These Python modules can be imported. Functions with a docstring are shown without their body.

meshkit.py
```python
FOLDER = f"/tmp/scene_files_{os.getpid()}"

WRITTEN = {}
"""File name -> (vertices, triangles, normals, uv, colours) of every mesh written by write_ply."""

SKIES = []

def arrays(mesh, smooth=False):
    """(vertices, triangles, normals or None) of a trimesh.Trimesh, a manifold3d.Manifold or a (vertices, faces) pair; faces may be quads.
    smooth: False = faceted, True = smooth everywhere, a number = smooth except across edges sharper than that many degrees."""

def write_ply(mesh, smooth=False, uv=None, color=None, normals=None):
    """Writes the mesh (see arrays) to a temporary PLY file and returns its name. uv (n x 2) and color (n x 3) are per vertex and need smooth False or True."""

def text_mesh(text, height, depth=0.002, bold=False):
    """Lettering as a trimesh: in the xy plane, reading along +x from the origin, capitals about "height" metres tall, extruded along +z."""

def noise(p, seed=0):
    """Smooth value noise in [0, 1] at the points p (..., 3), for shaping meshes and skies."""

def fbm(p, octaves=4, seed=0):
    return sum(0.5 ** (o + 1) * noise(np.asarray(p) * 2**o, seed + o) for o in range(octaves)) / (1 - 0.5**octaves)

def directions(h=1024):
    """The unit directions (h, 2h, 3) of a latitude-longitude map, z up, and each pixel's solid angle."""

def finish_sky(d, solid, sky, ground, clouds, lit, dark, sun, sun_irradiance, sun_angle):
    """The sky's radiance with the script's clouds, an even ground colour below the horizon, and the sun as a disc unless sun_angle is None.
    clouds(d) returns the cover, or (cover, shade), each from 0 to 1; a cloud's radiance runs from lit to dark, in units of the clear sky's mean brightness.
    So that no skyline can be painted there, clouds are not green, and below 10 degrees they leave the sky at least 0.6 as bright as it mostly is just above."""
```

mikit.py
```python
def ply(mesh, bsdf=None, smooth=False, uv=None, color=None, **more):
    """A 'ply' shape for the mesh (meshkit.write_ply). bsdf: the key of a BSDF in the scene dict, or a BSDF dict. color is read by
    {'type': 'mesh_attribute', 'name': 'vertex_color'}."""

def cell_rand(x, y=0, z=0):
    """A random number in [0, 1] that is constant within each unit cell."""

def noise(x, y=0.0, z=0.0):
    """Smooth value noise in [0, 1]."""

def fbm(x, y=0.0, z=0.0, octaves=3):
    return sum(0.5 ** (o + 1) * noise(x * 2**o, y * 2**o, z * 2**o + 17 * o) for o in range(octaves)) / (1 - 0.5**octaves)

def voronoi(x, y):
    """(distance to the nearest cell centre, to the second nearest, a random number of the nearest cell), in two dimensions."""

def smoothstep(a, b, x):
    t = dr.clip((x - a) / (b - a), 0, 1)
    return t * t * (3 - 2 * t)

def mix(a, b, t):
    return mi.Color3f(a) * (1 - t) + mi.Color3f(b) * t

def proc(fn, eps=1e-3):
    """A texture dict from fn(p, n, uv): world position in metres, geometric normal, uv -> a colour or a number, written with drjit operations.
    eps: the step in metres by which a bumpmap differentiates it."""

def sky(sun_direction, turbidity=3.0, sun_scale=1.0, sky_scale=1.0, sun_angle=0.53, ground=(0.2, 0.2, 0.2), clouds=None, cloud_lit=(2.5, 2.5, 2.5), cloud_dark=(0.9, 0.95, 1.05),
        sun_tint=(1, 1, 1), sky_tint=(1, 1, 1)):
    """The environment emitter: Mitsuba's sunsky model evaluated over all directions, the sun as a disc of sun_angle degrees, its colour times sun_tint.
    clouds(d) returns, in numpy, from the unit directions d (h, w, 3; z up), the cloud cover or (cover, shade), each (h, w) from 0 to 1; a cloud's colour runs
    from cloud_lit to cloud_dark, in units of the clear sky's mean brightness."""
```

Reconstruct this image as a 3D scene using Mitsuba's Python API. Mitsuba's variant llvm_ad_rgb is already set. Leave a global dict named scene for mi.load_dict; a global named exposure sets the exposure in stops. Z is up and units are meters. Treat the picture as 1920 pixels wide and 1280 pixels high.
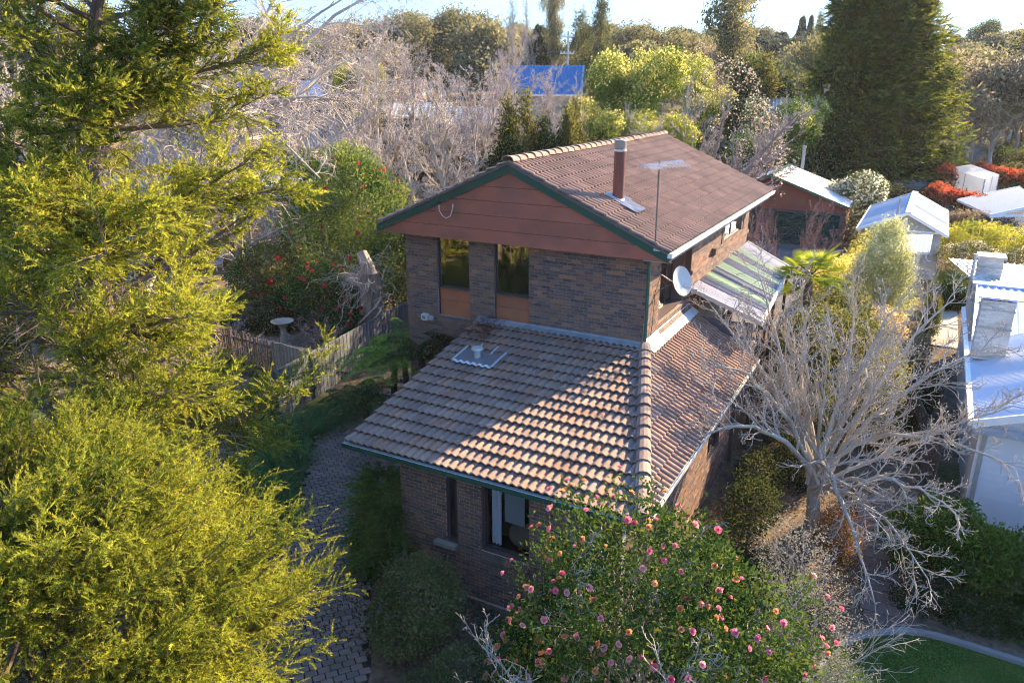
import math, random
import numpy as np, trimesh, drjit as dr, mitsuba as mi, mikit
from mikit import noise, fbm, smoothstep, mix, proc
from meshkit import fbm as nfbm, noise as nnoise
T = mi.ScalarTransform4f
scene, labels = {}, {}

# ---------------------------------------------------------------- camera, sky, exposure
CAM = np.array([5.7414, -17.5489, 9.9492]); YAW, PITCH, FPX = -.4976, .3269, 1427.37
FW = np.array([math.sin(YAW)*math.cos(PITCH), math.cos(YAW)*math.cos(PITCH), -math.sin(PITCH)])
RT = np.array([math.cos(YAW), -math.sin(YAW), 0.0]); UP = np.cross(RT, FW)
scene['camera'] = {'type': 'perspective', 'fov': 2*math.degrees(math.atan(960/FPX)), 'fov_axis': 'x', 'near_clip': 0.1, 'far_clip': 3000.0,
                   'to_world': T().look_at(origin=CAM.tolist(), target=(CAM+FW).tolist(), up=[0, 0, 1])}
EL = math.radians(25.5); AZ = math.atan2(.42, .907)
SUN = [math.sin(AZ)*math.cos(EL), math.cos(AZ)*math.cos(EL), math.sin(EL)]
def clouds(d):
    """A thin even veil of blue summer-morning haze all round the low sky, and faint high cloud above it."""
    p = np.stack([d[..., 0]/(d[..., 2]+.25), d[..., 1]/(d[..., 2]+.25), d[..., 2]*0], -1)*2.2
    n = np.clip((nfbm(p+11.3, 5)-.47)/.25, 0, 1)
    low = np.clip(1-d[..., 2]/.30, 0, 1)
    return np.clip(.25*n+.80*low, 0, .9), np.clip(low*1.3, 0, 1)*(1-.35*n)
scene['sky'] = mikit.sky(SUN, turbidity=2.0, sun_scale=1.5, sky_scale=1.7, sun_angle=1.0, sun_tint=(1.02, 1.0, .93), sky_tint=(.72, .89, 1.13),
                         ground=(.16, .15, .12), clouds=clouds, cloud_lit=(.9, 1.0, 1.12), cloud_dark=(.28, .50, .86))
exposure = 3.4

# ---------------------------------------------------------------- materials (colour comes from the meshes' own vertex colours)
scene['haze_air'] = {'type': 'homogeneous', 'albedo': {'type': 'rgb', 'value': [.94, .955, .97]}, 'sigma_t': .00018}
scene['camera']['medium'] = {'type': 'ref', 'id': 'haze_air'}
scene['haze'] = {'type': 'cube', 'bsdf': {'type': 'null'}, 'interior': {'type': 'ref', 'id': 'haze_air'}, 'to_world': T().translate([-50, 340, 18]).scale([570, 475, 20.5])}
labels['haze'] = {'label': 'thin morning haze over the valley', 'kind': 'stuff'}
VC = {'type': 'mesh_attribute', 'name': 'vertex_color'}
scene['matte'] = {'type': 'twosided', 'bsdf': {'type': 'principled', 'base_color': VC, 'roughness': .85, 'specular': .25}}
scene['satin'] = {'type': 'twosided', 'bsdf': {'type': 'principled', 'base_color': VC, 'roughness': .38, 'specular': .5}}
scene['metal'] = {'type': 'twosided', 'bsdf': {'type': 'principled', 'base_color': VC, 'roughness': .42, 'metallic': .35, 'specular': .5}}
scene['bark'] = {'type': 'twosided', 'bsdf': {'type': 'diffuse', 'reflectance': VC}}
scene['foliage'] = {'type': 'principledthin', 'base_color': VC, 'roughness': .5, 'diff_trans': 1.05, 'spec_trans': 0.0, 'eta': 1.35}
scene['gloss_leaf'] = {'type': 'principledthin', 'base_color': VC, 'roughness': .22, 'diff_trans': .6, 'spec_trans': 0.0, 'eta': 1.5}
def f_dirt(p, n, uv): return dr.clip((fbm(p.x*1.9, p.y*1.9, p.z*1.9, 3)-.42)*1.0, 0, .3)+.10*noise(p.x*23, p.y*23, p.z*23)
scene['weathered'] = {'type': 'blendbsdf', 'weight': proc(f_dirt), 'first': {'type': 'ref', 'id': 'matte'},
                      'second': {'type': 'twosided', 'bsdf': {'type': 'diffuse', 'reflectance': {'type': 'rgb', 'value': [.085, .07, .062]}}}}
scene['glass'] = {'type': 'thindielectric', 'int_ior': 2.4}
scene['clear_glass'] = {'type': 'thindielectric', 'int_ior': 1.5}
def f_ground(p, n, uv):
    a = fbm(p.x*.23, p.y*.23, 1.0, 4); b = fbm(p.x*2.3, p.y*2.3, 3.0, 3); c = noise(p.x*14, p.y*14, 5)
    soil = mix((.085, .065, .05), (.19, .15, .11), b); grass = mix((.055, .085, .025), (.11, .12, .045), b)
    return mix(soil, grass, smoothstep(.56, .70, a))*(.65+.7*c)
scene['ground_mat'] = {'type': 'twosided', 'bsdf': {'type': 'diffuse', 'reflectance': proc(f_ground)}}
def f_lawn(p, n, uv):
    b = fbm(p.x*1.3, p.y*1.3, 3.0, 3); c = noise(p.x*30, p.y*30, 5)
    return mix((.03, .062, .014), (.07, .11, .028), b)*(.7+.6*c)
scene['lawn_mat'] = {'type': 'twosided', 'bsdf': {'type': 'diffuse', 'reflectance': proc(f_lawn)}}
def f_asph(p, n, uv): return mix((.10, .10, .105), (.19, .185, .18), fbm(p.x*.9, p.y*.9, 2, 4))
scene['asphalt_mat'] = {'type': 'twosided', 'bsdf': {'type': 'diffuse', 'reflectance': proc(f_asph)}}

scene['joint_mat'] = {'type': 'twosided', 'bsdf': {'type': 'diffuse', 'reflectance': {'type': 'rgb', 'value': [.035, .032, .03]}}}
# ---------------------------------------------------------------- helpers
COUNT = {}
def key_for(name):
    n = COUNT.get(name, 0); COUNT[name] = n+1
    return name if n == 0 else f'{name}_{n:03d}'
def thing(name, label, cat, group=None, kind=None):
    k = key_for(name); d = {'label': label}
    if cat: d['category'] = cat
    if group: d['group'] = group
    if kind: d['kind'] = kind
    labels[k] = d
    return k
def struct(name, label=None):
    k = key_for(name); labels[k] = {'kind': 'structure'}
    if label: labels[k]['label'] = label
    return k
def part(parent, name): return key_for(parent+'__'+name)
def put(key, shape): scene[key] = shape; return key
def stuff(key): labels.setdefault(key, {})['kind'] = 'stuff'
rgb = lambda *c: np.array(c, float)

class MB:
    def __init__(s): s.v, s.f, s.c, s.n = [], [], [], 0
    def add(s, v, f, c):
        v = np.asarray(v, float).reshape(-1, 3); f = np.asarray(f, int)
        if f.shape[1] == 4: f = np.vstack([f[:, [0, 1, 2]], f[:, [0, 2, 3]]])
        s.v.append(v); s.f.append(f+s.n); s.c.append(np.broadcast_to(np.asarray(c, float), v.shape)); s.n += len(v); return s
    def box(s, lo, hi, c, M=None):
        lo, hi = np.minimum(lo, hi), np.maximum(lo, hi)
        v = np.array([[x, y, z] for x in (lo[0], hi[0]) for y in (lo[1], hi[1]) for z in (lo[2], hi[2])], float)
        if M is not None: v = v@M[:3, :3].T+M[:3, 3]
        return s.add(v, BOXF if M is None or np.linalg.det(M[:3, :3]) > 0 else BOXF[:, ::-1], c)
    def beam(s, a, b, w, h, c, up=(0, 0, 1)):
        a, b = np.asarray(a, float), np.asarray(b, float); d = b-a; L = np.linalg.norm(d); d /= L
        x = np.cross(d, up); x /= np.linalg.norm(x); z = np.cross(x, d)
        M = np.eye(4); M[:3, 0], M[:3, 1], M[:3, 2], M[:3, 3] = x, d, z, a
        return s.box((-w/2, 0, -h/2), (w/2, L, h/2), c, M)
    def tube(s, pts, r, c, S=8, cap=True):
        pts = np.asarray(pts, float)[None]; r = np.broadcast_to(r, pts.shape[1])[None]
        v, f = tubes(pts, r, S, cap); return s.add(v, f, c)
    def poly(s, pts, c):
        pts = np.asarray(pts, float); n = len(pts)
        return s.add(pts, [[0, i, i+1] for i in range(1, n-1)], c)
    def prism(s, outline, d, c):
        o = np.asarray(outline, float); n = len(o); v = np.vstack([o, o+np.asarray(d)])
        f = [[0, i+1, i] for i in range(1, n-1)]+[[n, n+i, n+i+1] for i in range(1, n-1)]
        for i in range(n): j = (i+1) % n; f += [[i, j, n+j], [i, n+j, n+i]]
        return s.add(v, f, c)
    def mesh(s): return np.vstack(s.v), np.vstack(s.f), np.vstack(s.c)
    def put(s, key, bsdf='matte', smooth=False):
        v, f, c = s.mesh(); return put(key, mikit.ply((v, f), bsdf, smooth, color=c))
BOXF = np.array([[0, 1, 3], [0, 3, 2], [4, 6, 7], [4, 7, 5], [0, 4, 5], [0, 5, 1], [2, 3, 7], [2, 7, 6], [0, 2, 6], [0, 6, 4], [1, 5, 7], [1, 7, 3]])
def tubes(P, R, S, cap=False):
    """P (M,K,3), R (M,K): M tubes of S sides."""
    M, K, _ = P.shape
    t = np.empty_like(P); t[:, 1:-1] = P[:, 2:]-P[:, :-2]; t[:, 0] = P[:, 1]-P[:, 0]; t[:, -1] = P[:, -1]-P[:, -2]
    t /= np.linalg.norm(t, axis=2, keepdims=True)+1e-9
    ref = np.where(np.abs(t[:, :1, 2:]) < .9, np.array([0, 0, 1.0]), np.array([1.0, 0, 0]))
    a = np.cross(t, np.broadcast_to(ref, t.shape)); a /= np.linalg.norm(a, axis=2, keepdims=True)+1e-9
    b = np.cross(t, a); ang = np.arange(S)*2*np.pi/S
    V = P[:, :, None]+R[:, :, None, None]*(np.cos(ang)[:, None]*a[:, :, None]+np.sin(ang)[:, None]*b[:, :, None])
    i = np.arange(M)[:, None, None]*(K*S); k = np.arange(K-1)[None, :, None]*S; j = np.arange(S)[None, None]; j2 = (j+1) % S
    q = np.stack([i+k+j, i+k+j2, i+k+S+j2, i+k+S+j], -1).reshape(-1, 4)
    F = np.vstack([q[:, [0, 1, 2]], q[:, [0, 2, 3]]])
    if cap:
        m0 = np.arange(M)[:, None]*(K*S)
        for e, flip in ((0, True), ((K-1)*S, False)):
            for n in range(1, S-1):
                tri = np.hstack([m0+e, m0+e+n, m0+e+n+1]); F = np.vstack([F, tri[:, ::-1] if flip else tri])
    return V.reshape(-1, 3), F
def frame(O, U, V, N):
    M = np.eye(4); M[:3, 0], M[:3, 1], M[:3, 2], M[:3, 3] = U, V, N, O; return M
def tw(M): return T(np.asarray(M, float).tolist())
def unit(v): v = np.asarray(v, float); return v/np.linalg.norm(v)

def sst(a, b, x): t = np.clip((x-a)/(b-a), 0, 1); return t*t*(3-2*t)
def ground_z(x, y):
    x, y = np.asarray(x, float), np.asarray(y, float)
    dx, dy = x-CAM[0], y-CAM[1]; dep = -.477*dx+.879*dy; lat = .879*dx+.477*dy
    left = sst(.42, .05, lat/np.maximum(dep, 20.0))
    h = -1.0+7.5*left*sst(48, 125, dep)+13*sst(135, 340, dep)+5*(1-left)*sst(110, 200, dep)
    return h+.5*sst(40, 90, dep)*(nnoise(np.stack([x*.06, y*.06, x*0], -1), 3)-.5)
def at(u, D, v=None):
    """The world point at photo column u, D metres ahead: on the ground, or at photo row v."""
    P = CAM+FW*D+RT*((u-960)/FPX*D)
    if v is not None: return P-UP*((v-640)/FPX*D)
    s = 0.0
    for _ in range(8):
        Q = P+UP*s; s += (float(ground_z(Q[0], Q[1]))-Q[2])/UP[2]
    return P+UP*s
def ztop(v, D): return CAM[2]+D*(FW[2]-UP[2]*(v-640)/FPX)

# ---------------------------------------------------------------- ground, lawn, paths, road
def axis_grid(a, b, fine_a, fine_b, step, big):
    return np.unique(np.concatenate([np.arange(a, fine_a, big), np.arange(fine_a, fine_b, step), np.arange(fine_b, b+big, big)]))
gx = axis_grid(-600, 500, -70, 40, 1.5, 15); gy = axis_grid(-120, 800, -30, 130, 1.5, 15)
X, Y = np.meshgrid(gx, gy, indexing='ij'); Z = ground_z(X, Y)-.012
V = np.stack([X, Y, Z], -1).reshape(-1, 3); ny = len(gy)
i, j = np.meshgrid(np.arange(len(gx)-1), np.arange(ny-1), indexing='ij'); a = (i*ny+j).ravel()
put(struct('ground', 'leaf litter and rough grass of the gardens'), mikit.ply((V, np.stack([a, a+ny, a+ny+1, a+1], -1)), 'ground_mat', True))
G = -1.0
from shapely.geometry import Polygon, Point, box as sbox
from shapely import affinity
def sheet(key, pts, z, bsdf):
    v, f = trimesh.creation.triangulate_polygon(Polygon(pts), engine='earcut'); f = np.asarray(f)
    v3 = np.column_stack([v, np.full(len(v), z)]); n = np.cross(v3[f[:, 1]]-v3[f[:, 0]], v3[f[:, 2]]-v3[f[:, 0]])[:, 2]
    f[n < 0] = f[n < 0][:, ::-1]
    return put(key, mikit.ply((v3, f), bsdf))
drive = Polygon([(-1.75, -9.6), (-2.5, -8.2), (-3.7, -6.7), (-4.75, -5.3), (-5.3, -4.0), (-5.6, -2), (-5.9, 1.5), (-7.4, 1.5), (-8.2, 9), (-11.6, 9), (-11.5, 2.5), (-10.9, -.6), (-9.0, -3.2), (-7.2, -6), (-5.6, -9), (-4.6, -14), (-.9, -14)])
dk = struct('driveway', 'block paved driveway curving past the house')
sheet(dk, list(drive.exterior.coords)[:-1], G-.006, 'joint_mat')
rng = np.random.default_rng(5)
def rounded_block(l, w, h, c, ch=.012):
    o = np.array([[-l/2+ch, -w/2], [l/2-ch, -w/2], [l/2, -w/2+ch], [l/2, w/2-ch], [l/2-ch, w/2], [-l/2+ch, w/2], [-l/2, w/2-ch], [-l/2, -w/2+ch]])
    n = len(o); v = np.vstack([np.column_stack([o, np.zeros(n)]), np.column_stack([o, np.full(n, h-.008)]), np.column_stack([o*[1-.02/l*1.2, 1-.02/w*1.2], np.full(n, h)])])
    f = []
    for r in (0, n):
        for i in range(n): j = (i+1) % n; f += [[r+i, r+j, r+n+j], [r+i, r+n+j, r+n+i]]
    f += [[2*n, 2*n+i, 2*n+i+1] for i in range(1, n-1)]
    return np.array(v), np.array(f), np.broadcast_to(np.asarray(c, float), v.shape) if False else np.tile(np.asarray(c, float), (len(v), 1))
PC = [(.20, .165, .15), (.235, .185, .165), (.165, .14, .132), (.215, .18, .17), (.25, .195, .17)]
blocks = [mikit.ply((lambda m: (m[0], m[1]))(rounded_block(.225, .15, .05, c)), 'weathered', color=np.tile(np.array(c), (24, 1))) for c in PC]
ang = math.radians(52); cu, su = math.cos(ang), math.sin(ang); spots = []
inner = drive.buffer(-.1)
for r in range(-80, 120):
    for q in range(-60, 80):
        lx, ly = q*.248+(.124 if r % 2 else 0), r*.172
        x, y = -4.5+lx*cu-ly*su, -6+lx*su+ly*cu
        if -13 < x < 0 and -13.5 < y < 9 and inner.contains(Point(x, y)): spots.append((x, y))
spots = np.array(spots); vis = (np.hypot(spots[:, 0]+3.6, spots[:, 1]+7.6))
order = np.argsort(vis)
for n, idx in enumerate(order[:300]):
    x, y = spots[idx]; M = frame((x, y, G-.028+rng.normal()*.0025), (cu, su, 0), (-su, cu, 0), (0, 0, 1))
    put(part(dk, 'paver'), {**blocks[rng.integers(5)], 'to_world': tw(M)})
m = MB(); tmpl = rounded_block(.225, .15, .05, (1, 1, 1))
for idx in order[300:]:
    x, y = spots[idx]; M = frame((x, y, G-.028+rng.normal()*.0025), (cu, su, 0), (-su, cu, 0), (0, 0, 1))
    m.add(tmpl[0]@M[:3, :3].T+M[:3, 3], tmpl[1], PC[rng.integers(5)])
stuff(m.put(part(dk, 'far_pavers'), 'weathered'))
# lawn with a curved kerb
kerb_line = np.array([(4.2, -6.6), (4.75, -5.2), (5.19, -4.19), (5.44, -3.39), (5.77, -2.76), (6.25, -2.28), (6.94, -1.91), (7.72, -1.85), (8.38, -1.88), (9.6, -1.95), (12, -2.1)])
lk = struct('lawn', 'small shaded front lawn'); sheet(lk, [tuple(p) for p in kerb_line]+[(14, -2.2), (14, -20), (3, -20)], G+.004, 'lawn_mat')
from scipy.interpolate import splprep, splev
tck, _ = splprep(kerb_line.T, s=0); ks = np.array(splev(np.linspace(0, 1, 90), tck)).T
m = MB(); tn = np.gradient(ks, axis=0); tn /= np.linalg.norm(tn, axis=1, keepdims=True); nn = np.column_stack([-tn[:, 1], tn[:, 0]])
prof = [(-.06, 0), (-.055, .10), (-.03, .125), (.04, .125), (.07, .10), (.075, 0)]
ring = np.stack([np.column_stack([ks+nn*o, np.full(len(ks), G+h-.01)]) for o, h in prof], 1); K = len(prof)
a = (np.arange(len(ks)-1)[:, None]*K+np.arange(K-1)).ravel(); cc = .17+.05*nnoise(ring.reshape(-1, 3)*6)[:, None]*np.ones(3)
m.add(ring.reshape(-1, 3), np.stack([a, a+1, a+K+1, a+K], -1), cc*[1, .98, 1.0]); m.put(struct('kerb', 'curved concrete garden edging'), 'weathered')
# garden path of timber-edged steps
m = MB(); pk = struct('path', 'brick garden path with shallow steps')
pa, pb = np.array([6.3, -2.0]), np.array([5.6, 3.4])
for k in range(13):
    c0 = pa+(pb-pa)*k/13; m.box((c0[0]-.42+.04*rng.normal(), c0[1], G-.1), (c0[0]+.42, c0[1]+.40, G+.02+.012*k), rgb(.13, .095, .085)*(.85+.3*rng.random()))
m.put(pk, 'weathered')
# road to the right, far off
def road_pts(off): return [(x+off, y) for x, y in ((1.6, 50), (1.6, 60), (2.2, 72), (4.2, 88), (7.0, 108), (9.5, 128), (13, 160), (20, 210))]
L_, R_ = road_pts(-1.9), road_pts(2.1); m = MB()
for q in range(len(L_)-1):
    n = 6
    for k in range(n):
        qs = [np.array(L_[q])+(np.array(L_[q+1])-L_[q])*t for t in (k/n, (k+1)/n)]+[np.array(R_[q])+(np.array(R_[q+1])-R_[q])*t for t in ((k+1)/n, k/n)]
        m.add([(p[0], p[1], float(ground_z(p[0], p[1]))+.05) for p in (qs[0], qs[3], qs[2], qs[1])], [[0, 1, 2, 3]], (.15, .15, .15))
v, f, c = m.mesh(); put(struct('road', 'narrow sunlit lane beyond the gardens'), mikit.ply((v, f), 'asphalt_mat'))
# ---------------------------------------------------------------- the two-storey brick house
H = thing('two_storey_house', 'two storey brown brick house with tiled gable roof and terracotta gable boards', 'house')
GREEN = rgb(.024, .080, .058); TERRA = rgb(.33, .115, .080); ZINC = rgb(.42, .46, .50); FRAME = rgb(.03, .03, .038); MORTAR = rgb(.25, .21, .19); MORTAR2 = rgb(.50, .45, .41)
W, LEN, ZB, ZC, OV, ZE, ZA = 7.28, 11.36, 3.65, 5.96, .607, 6.199, 8.067
YE, ZL, XV, XR, YL = -5.857, 2.4, -4.86, 2.09, -5.36
BR = [rgb(.165, .098, .080), rgb(.110, .080, .078), rgb(.235, .125, .080), rgb(.145, .090, .074), rgb(.19, .118, .092), rgb(.085, .064, .066)]
rng = np.random.default_rng(11)
def wall(key, O, U, N, rects, openings, thick=.22, plain=MORTAR):
    """Backing of mortar with openings cut out; (u, z) rectangles in the wall's own frame."""
    M = frame(O, U, (0, 0, 1), N); m = MB()
    us = sorted({r[0] for r in rects+openings} | {r[1] for r in rects+openings}); zs = sorted({r[2] for r in rects+openings} | {r[3] for r in rects+openings})
    for a, b in zip(us, us[1:]):
        for c, d in zip(zs, zs[1:]):
            cu_, cz_ = (a+b)/2, (c+d)/2
            if any(r[0] < cu_ < r[1] and r[2] < cz_ < r[3] for r in rects) and not any(r[0] < cu_ < r[1] and r[2] < cz_ < r[3] for r in openings):
                m.box((a, c, -thick), (b, d, 0), plain, M)
    m.put(key, 'weathered'); return M
def courses(rects, openings, z0=0.0):
    """Running-bond bricks as (u0, u1, z0, z1), cut at openings."""
    out = []
    for (u0, u1, za, zb) in rects:
        k0 = int(math.floor((za-z0)/.086))
        for k in range(k0, int((zb-z0)/.086)+1):
            c, d = z0+k*.086, z0+k*.086+.076
            if c < za-.02 or d > zb+.02: continue
            blocks = [(o[0], o[1]) for o in openings if o[2] < (c+d)/2 < o[3]]
            u = math.floor(u0/.24)*.24+(.12 if k % 2 else 0)-.24
            while u < u1:
                a, b = max(u, u0), min(u+.23, u1); segs = [(a, b)] if b-a > .03 else []
                for p, q in blocks:
                    segs = [s for (s0, s1) in segs for s in ((s0, min(s1, p)), (max(s0, q), s1)) if s[1]-s[0] > .02]
                out += [(s[0], s[1], c, d) for s in segs]; u += .24
    return out
ub = MB(); ub.box((0, 0, -.012), (1, 1, .006), (1, 1, 1)); UBV, UBF, _ = ub.mesh()
UBF = np.array([f for f in UBF.tolist() if not all(UBV[q][2] < 0 for q in f)])
brick_ply = [mikit.ply((UBV, UBF), 'matte', color=np.tile(c, (8, 1))) for c in BR]
def brick_col():
    c = BR[rng.choice(6, p=[.26, .24, .10, .2, .12, .08])]; return c*(.85+.3*rng.random())
def lay(holder, M, bl, own=0, pick=None):
    """own bricks as entries of their own, the rest as one mesh."""
    if pick: bl = sorted(bl, key=pick)
    for (a, b, c, d) in bl[:own]:
        S = np.eye(4); S[0, 0], S[1, 1], S[2, 2] = b-a, d-c, rng.uniform(.7, 1.25); S[:3, 3] = (a, c, 0)
        put(part(holder, 'brick'), {**brick_ply[rng.choice(6, p=[.26, .24, .10, .2, .12, .08])], 'to_world': tw(M@S)})
    if len(bl) > own:
        m = MB()
        for (a, b, c, d) in bl[own:]:
            s = UBV*[b-a, d-c, rng.uniform(.7, 1.25)]+[a, c, 0]; m.add(s@M[:3, :3].T+M[:3, 3], UBF, brick_col())
        stuff(m.put(part(holder, 'brickwork'), 'matte'))
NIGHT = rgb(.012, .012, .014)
def window(parent, M, u0, u1, z0, z1, depth=.09, mull=(), rail=(), room=.9, t=.05, glass='glass', name='window', col=FRAME):
    """A framed window in a wall frame M, its panes and the dark room behind it."""
    w = part(parent, name); m = MB()
    for a, b, c, d in [(u0, u0+t, z0, z1), (u1-t, u1, z0, z1), (u0+t, u1-t, z0, z0+t*1.25), (u0+t, u1-t, z1-t, z1)]+[(q-t*.6, q+t*.6, z0+t*1.25, z1-t) for q in mull]+[(u0+t, u1-t, q-t*.5, q+t*.5) for q in rail]:
        m.box((a, c, -depth-.05), (b, d, -depth), col, M)
    for a, b, c, d in ((u0, u0+.014, z0, z1), (u1-.014, u1, z0, z1), (u0+.015, u1-.015, z1-.014, z1), (u0+.015, u1-.015, z0-.002, z0+.013)): m.box((a, c, -depth+.001), (b, d, .004), BR[1]*.9, M)
    m.put(w, 'satin')
    edges = [u0+t]+list(mull)+[u1-t]
    for a, b in zip(edges, edges[1:]):
        g = MB(); q = np.array([[a, z0+t, -depth-.025], [b, z0+t, -depth-.025], [b, z1-t, -depth-.025], [a, z1-t, -depth-.025]])@M[:3, :3].T+M[:3, 3]
        g.add(q, [[0, 1, 2, 3]], (1, 1, 1)); v, f, _ = g.mesh(); put(w+'__pane' if w+'__pane' not in scene else part(w, 'pane'), mikit.ply((v, f), glass)); COUNT.setdefault(w+'__pane', 1)
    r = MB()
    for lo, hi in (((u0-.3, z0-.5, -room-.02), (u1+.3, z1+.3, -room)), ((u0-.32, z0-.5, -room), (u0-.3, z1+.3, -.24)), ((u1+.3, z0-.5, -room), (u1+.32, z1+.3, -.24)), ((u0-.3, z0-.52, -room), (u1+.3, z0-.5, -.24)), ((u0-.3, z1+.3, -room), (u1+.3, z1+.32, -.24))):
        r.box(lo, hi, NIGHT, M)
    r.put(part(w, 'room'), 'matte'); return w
# --- upper front wall
fw_ = H+'__front_wall'
w1, w2 = (-6.20, -5.13, 3.62, 5.96), (-4.345, -3.27, 3.70, 5.96)
rects = [(-W, 0.0, G-.1, ZC)]; M = wall(fw_, (0, 0, 0), (1, 0, 0), (0, -1, 0), rects, [w1, w2])
lay(fw_, M, courses([(-W, 0, .8, ZC)], [w1, w2]))
for (u0, u1, z0, z1), sill in ((w1, 4.43), (w2, 4.46)):
    window(H, M, u0, u1, sill, z1, depth=.07)
    p = part(H, 'infill_panel'); m = MB(); mid = (z0+sill)/2+.04
    m.box((u0+.03, z0, -.10), (u1-.03, mid-.004, -.075), rgb(.36, .125, .065), M); m.box((u0+.03, mid+.004, -.10), (u1-.03, sill, -.075), rgb(.36, .125, .065), M)
    m.box((u0, z0, -.12), (u0+.03, sill, -.05), FRAME, M); m.put(p, 'weathered')
# low brick step band and lead flashing at the wall's foot
m = MB(); m.box((-4.9, ZB-.13, .0065), (0.0, ZB-.03, .045), rgb(.10, .075, .07), M); m.put(part(H, 'base_course'), 'matte')
# --- lower front room wall
lw = H+'__lower_wall'
dO, wO = (-2.515, -2.225, .30, 1.98), (-1.62, -.47, .36, 2.0)
M2 = wall(lw, (0, YL, 0), (1, 0, 0), (0, -1, 0), [(-3.73, 1.55, G-.1, 2.15)], [dO, wO], plain=MORTAR2)
bl = courses([(-3.73, 1.55, G, 2.12)], [dO, wO])
lay(lw, M2, bl, 300, lambda b: (b[0] > .55)*10+abs(b[0]+1.6)-1.3*b[2])
nw = window(H, M2, *dO, depth=.13, t=.03, name='narrow_window'); labels[nw] = {'label': 'narrow dark full height window in the lower front wall'}
m = MB(); m.box((dO[0]-.28, .22, .0), (dO[1], .30, .16), rgb(.30, .29, .26), M2); m.put(part(H, 'concrete_sill'), 'weathered')
lwn = window(H, M2, *wO, depth=.13, mull=(), t=.06, room=1.4, glass='clear_glass'); labels[lwn] = {'label': 'ground floor window with a pale curtain behind'}
m = MB(); us = np.linspace(wO[0]+.09, wO[0]+.33, 40)
for a, b in zip(us, us[1:]):
    za, zb_ = -.27+.025*math.sin(a*75), -.27+.025*math.sin(b*75)
    m.add(np.array([[a, .42, za], [b, .42, zb_], [b, 1.94, zb_], [a, 1.94, za]])@M2[:3, :3].T+M2[:3, 3], [[0, 1, 2, 3]], rgb(.42, .45, .52))
m.put(lwn+'__curtain', 'matte')
m = MB(); m.box((wO[0]+.38, .98, -.36), (wO[0]+.86, 1.94, -.34), rgb(.16, .20, .23), M2); m.put(lwn+'__blind', 'matte')
m = MB()
for k in range(12):
    for q in range(3):
        pass
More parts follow.
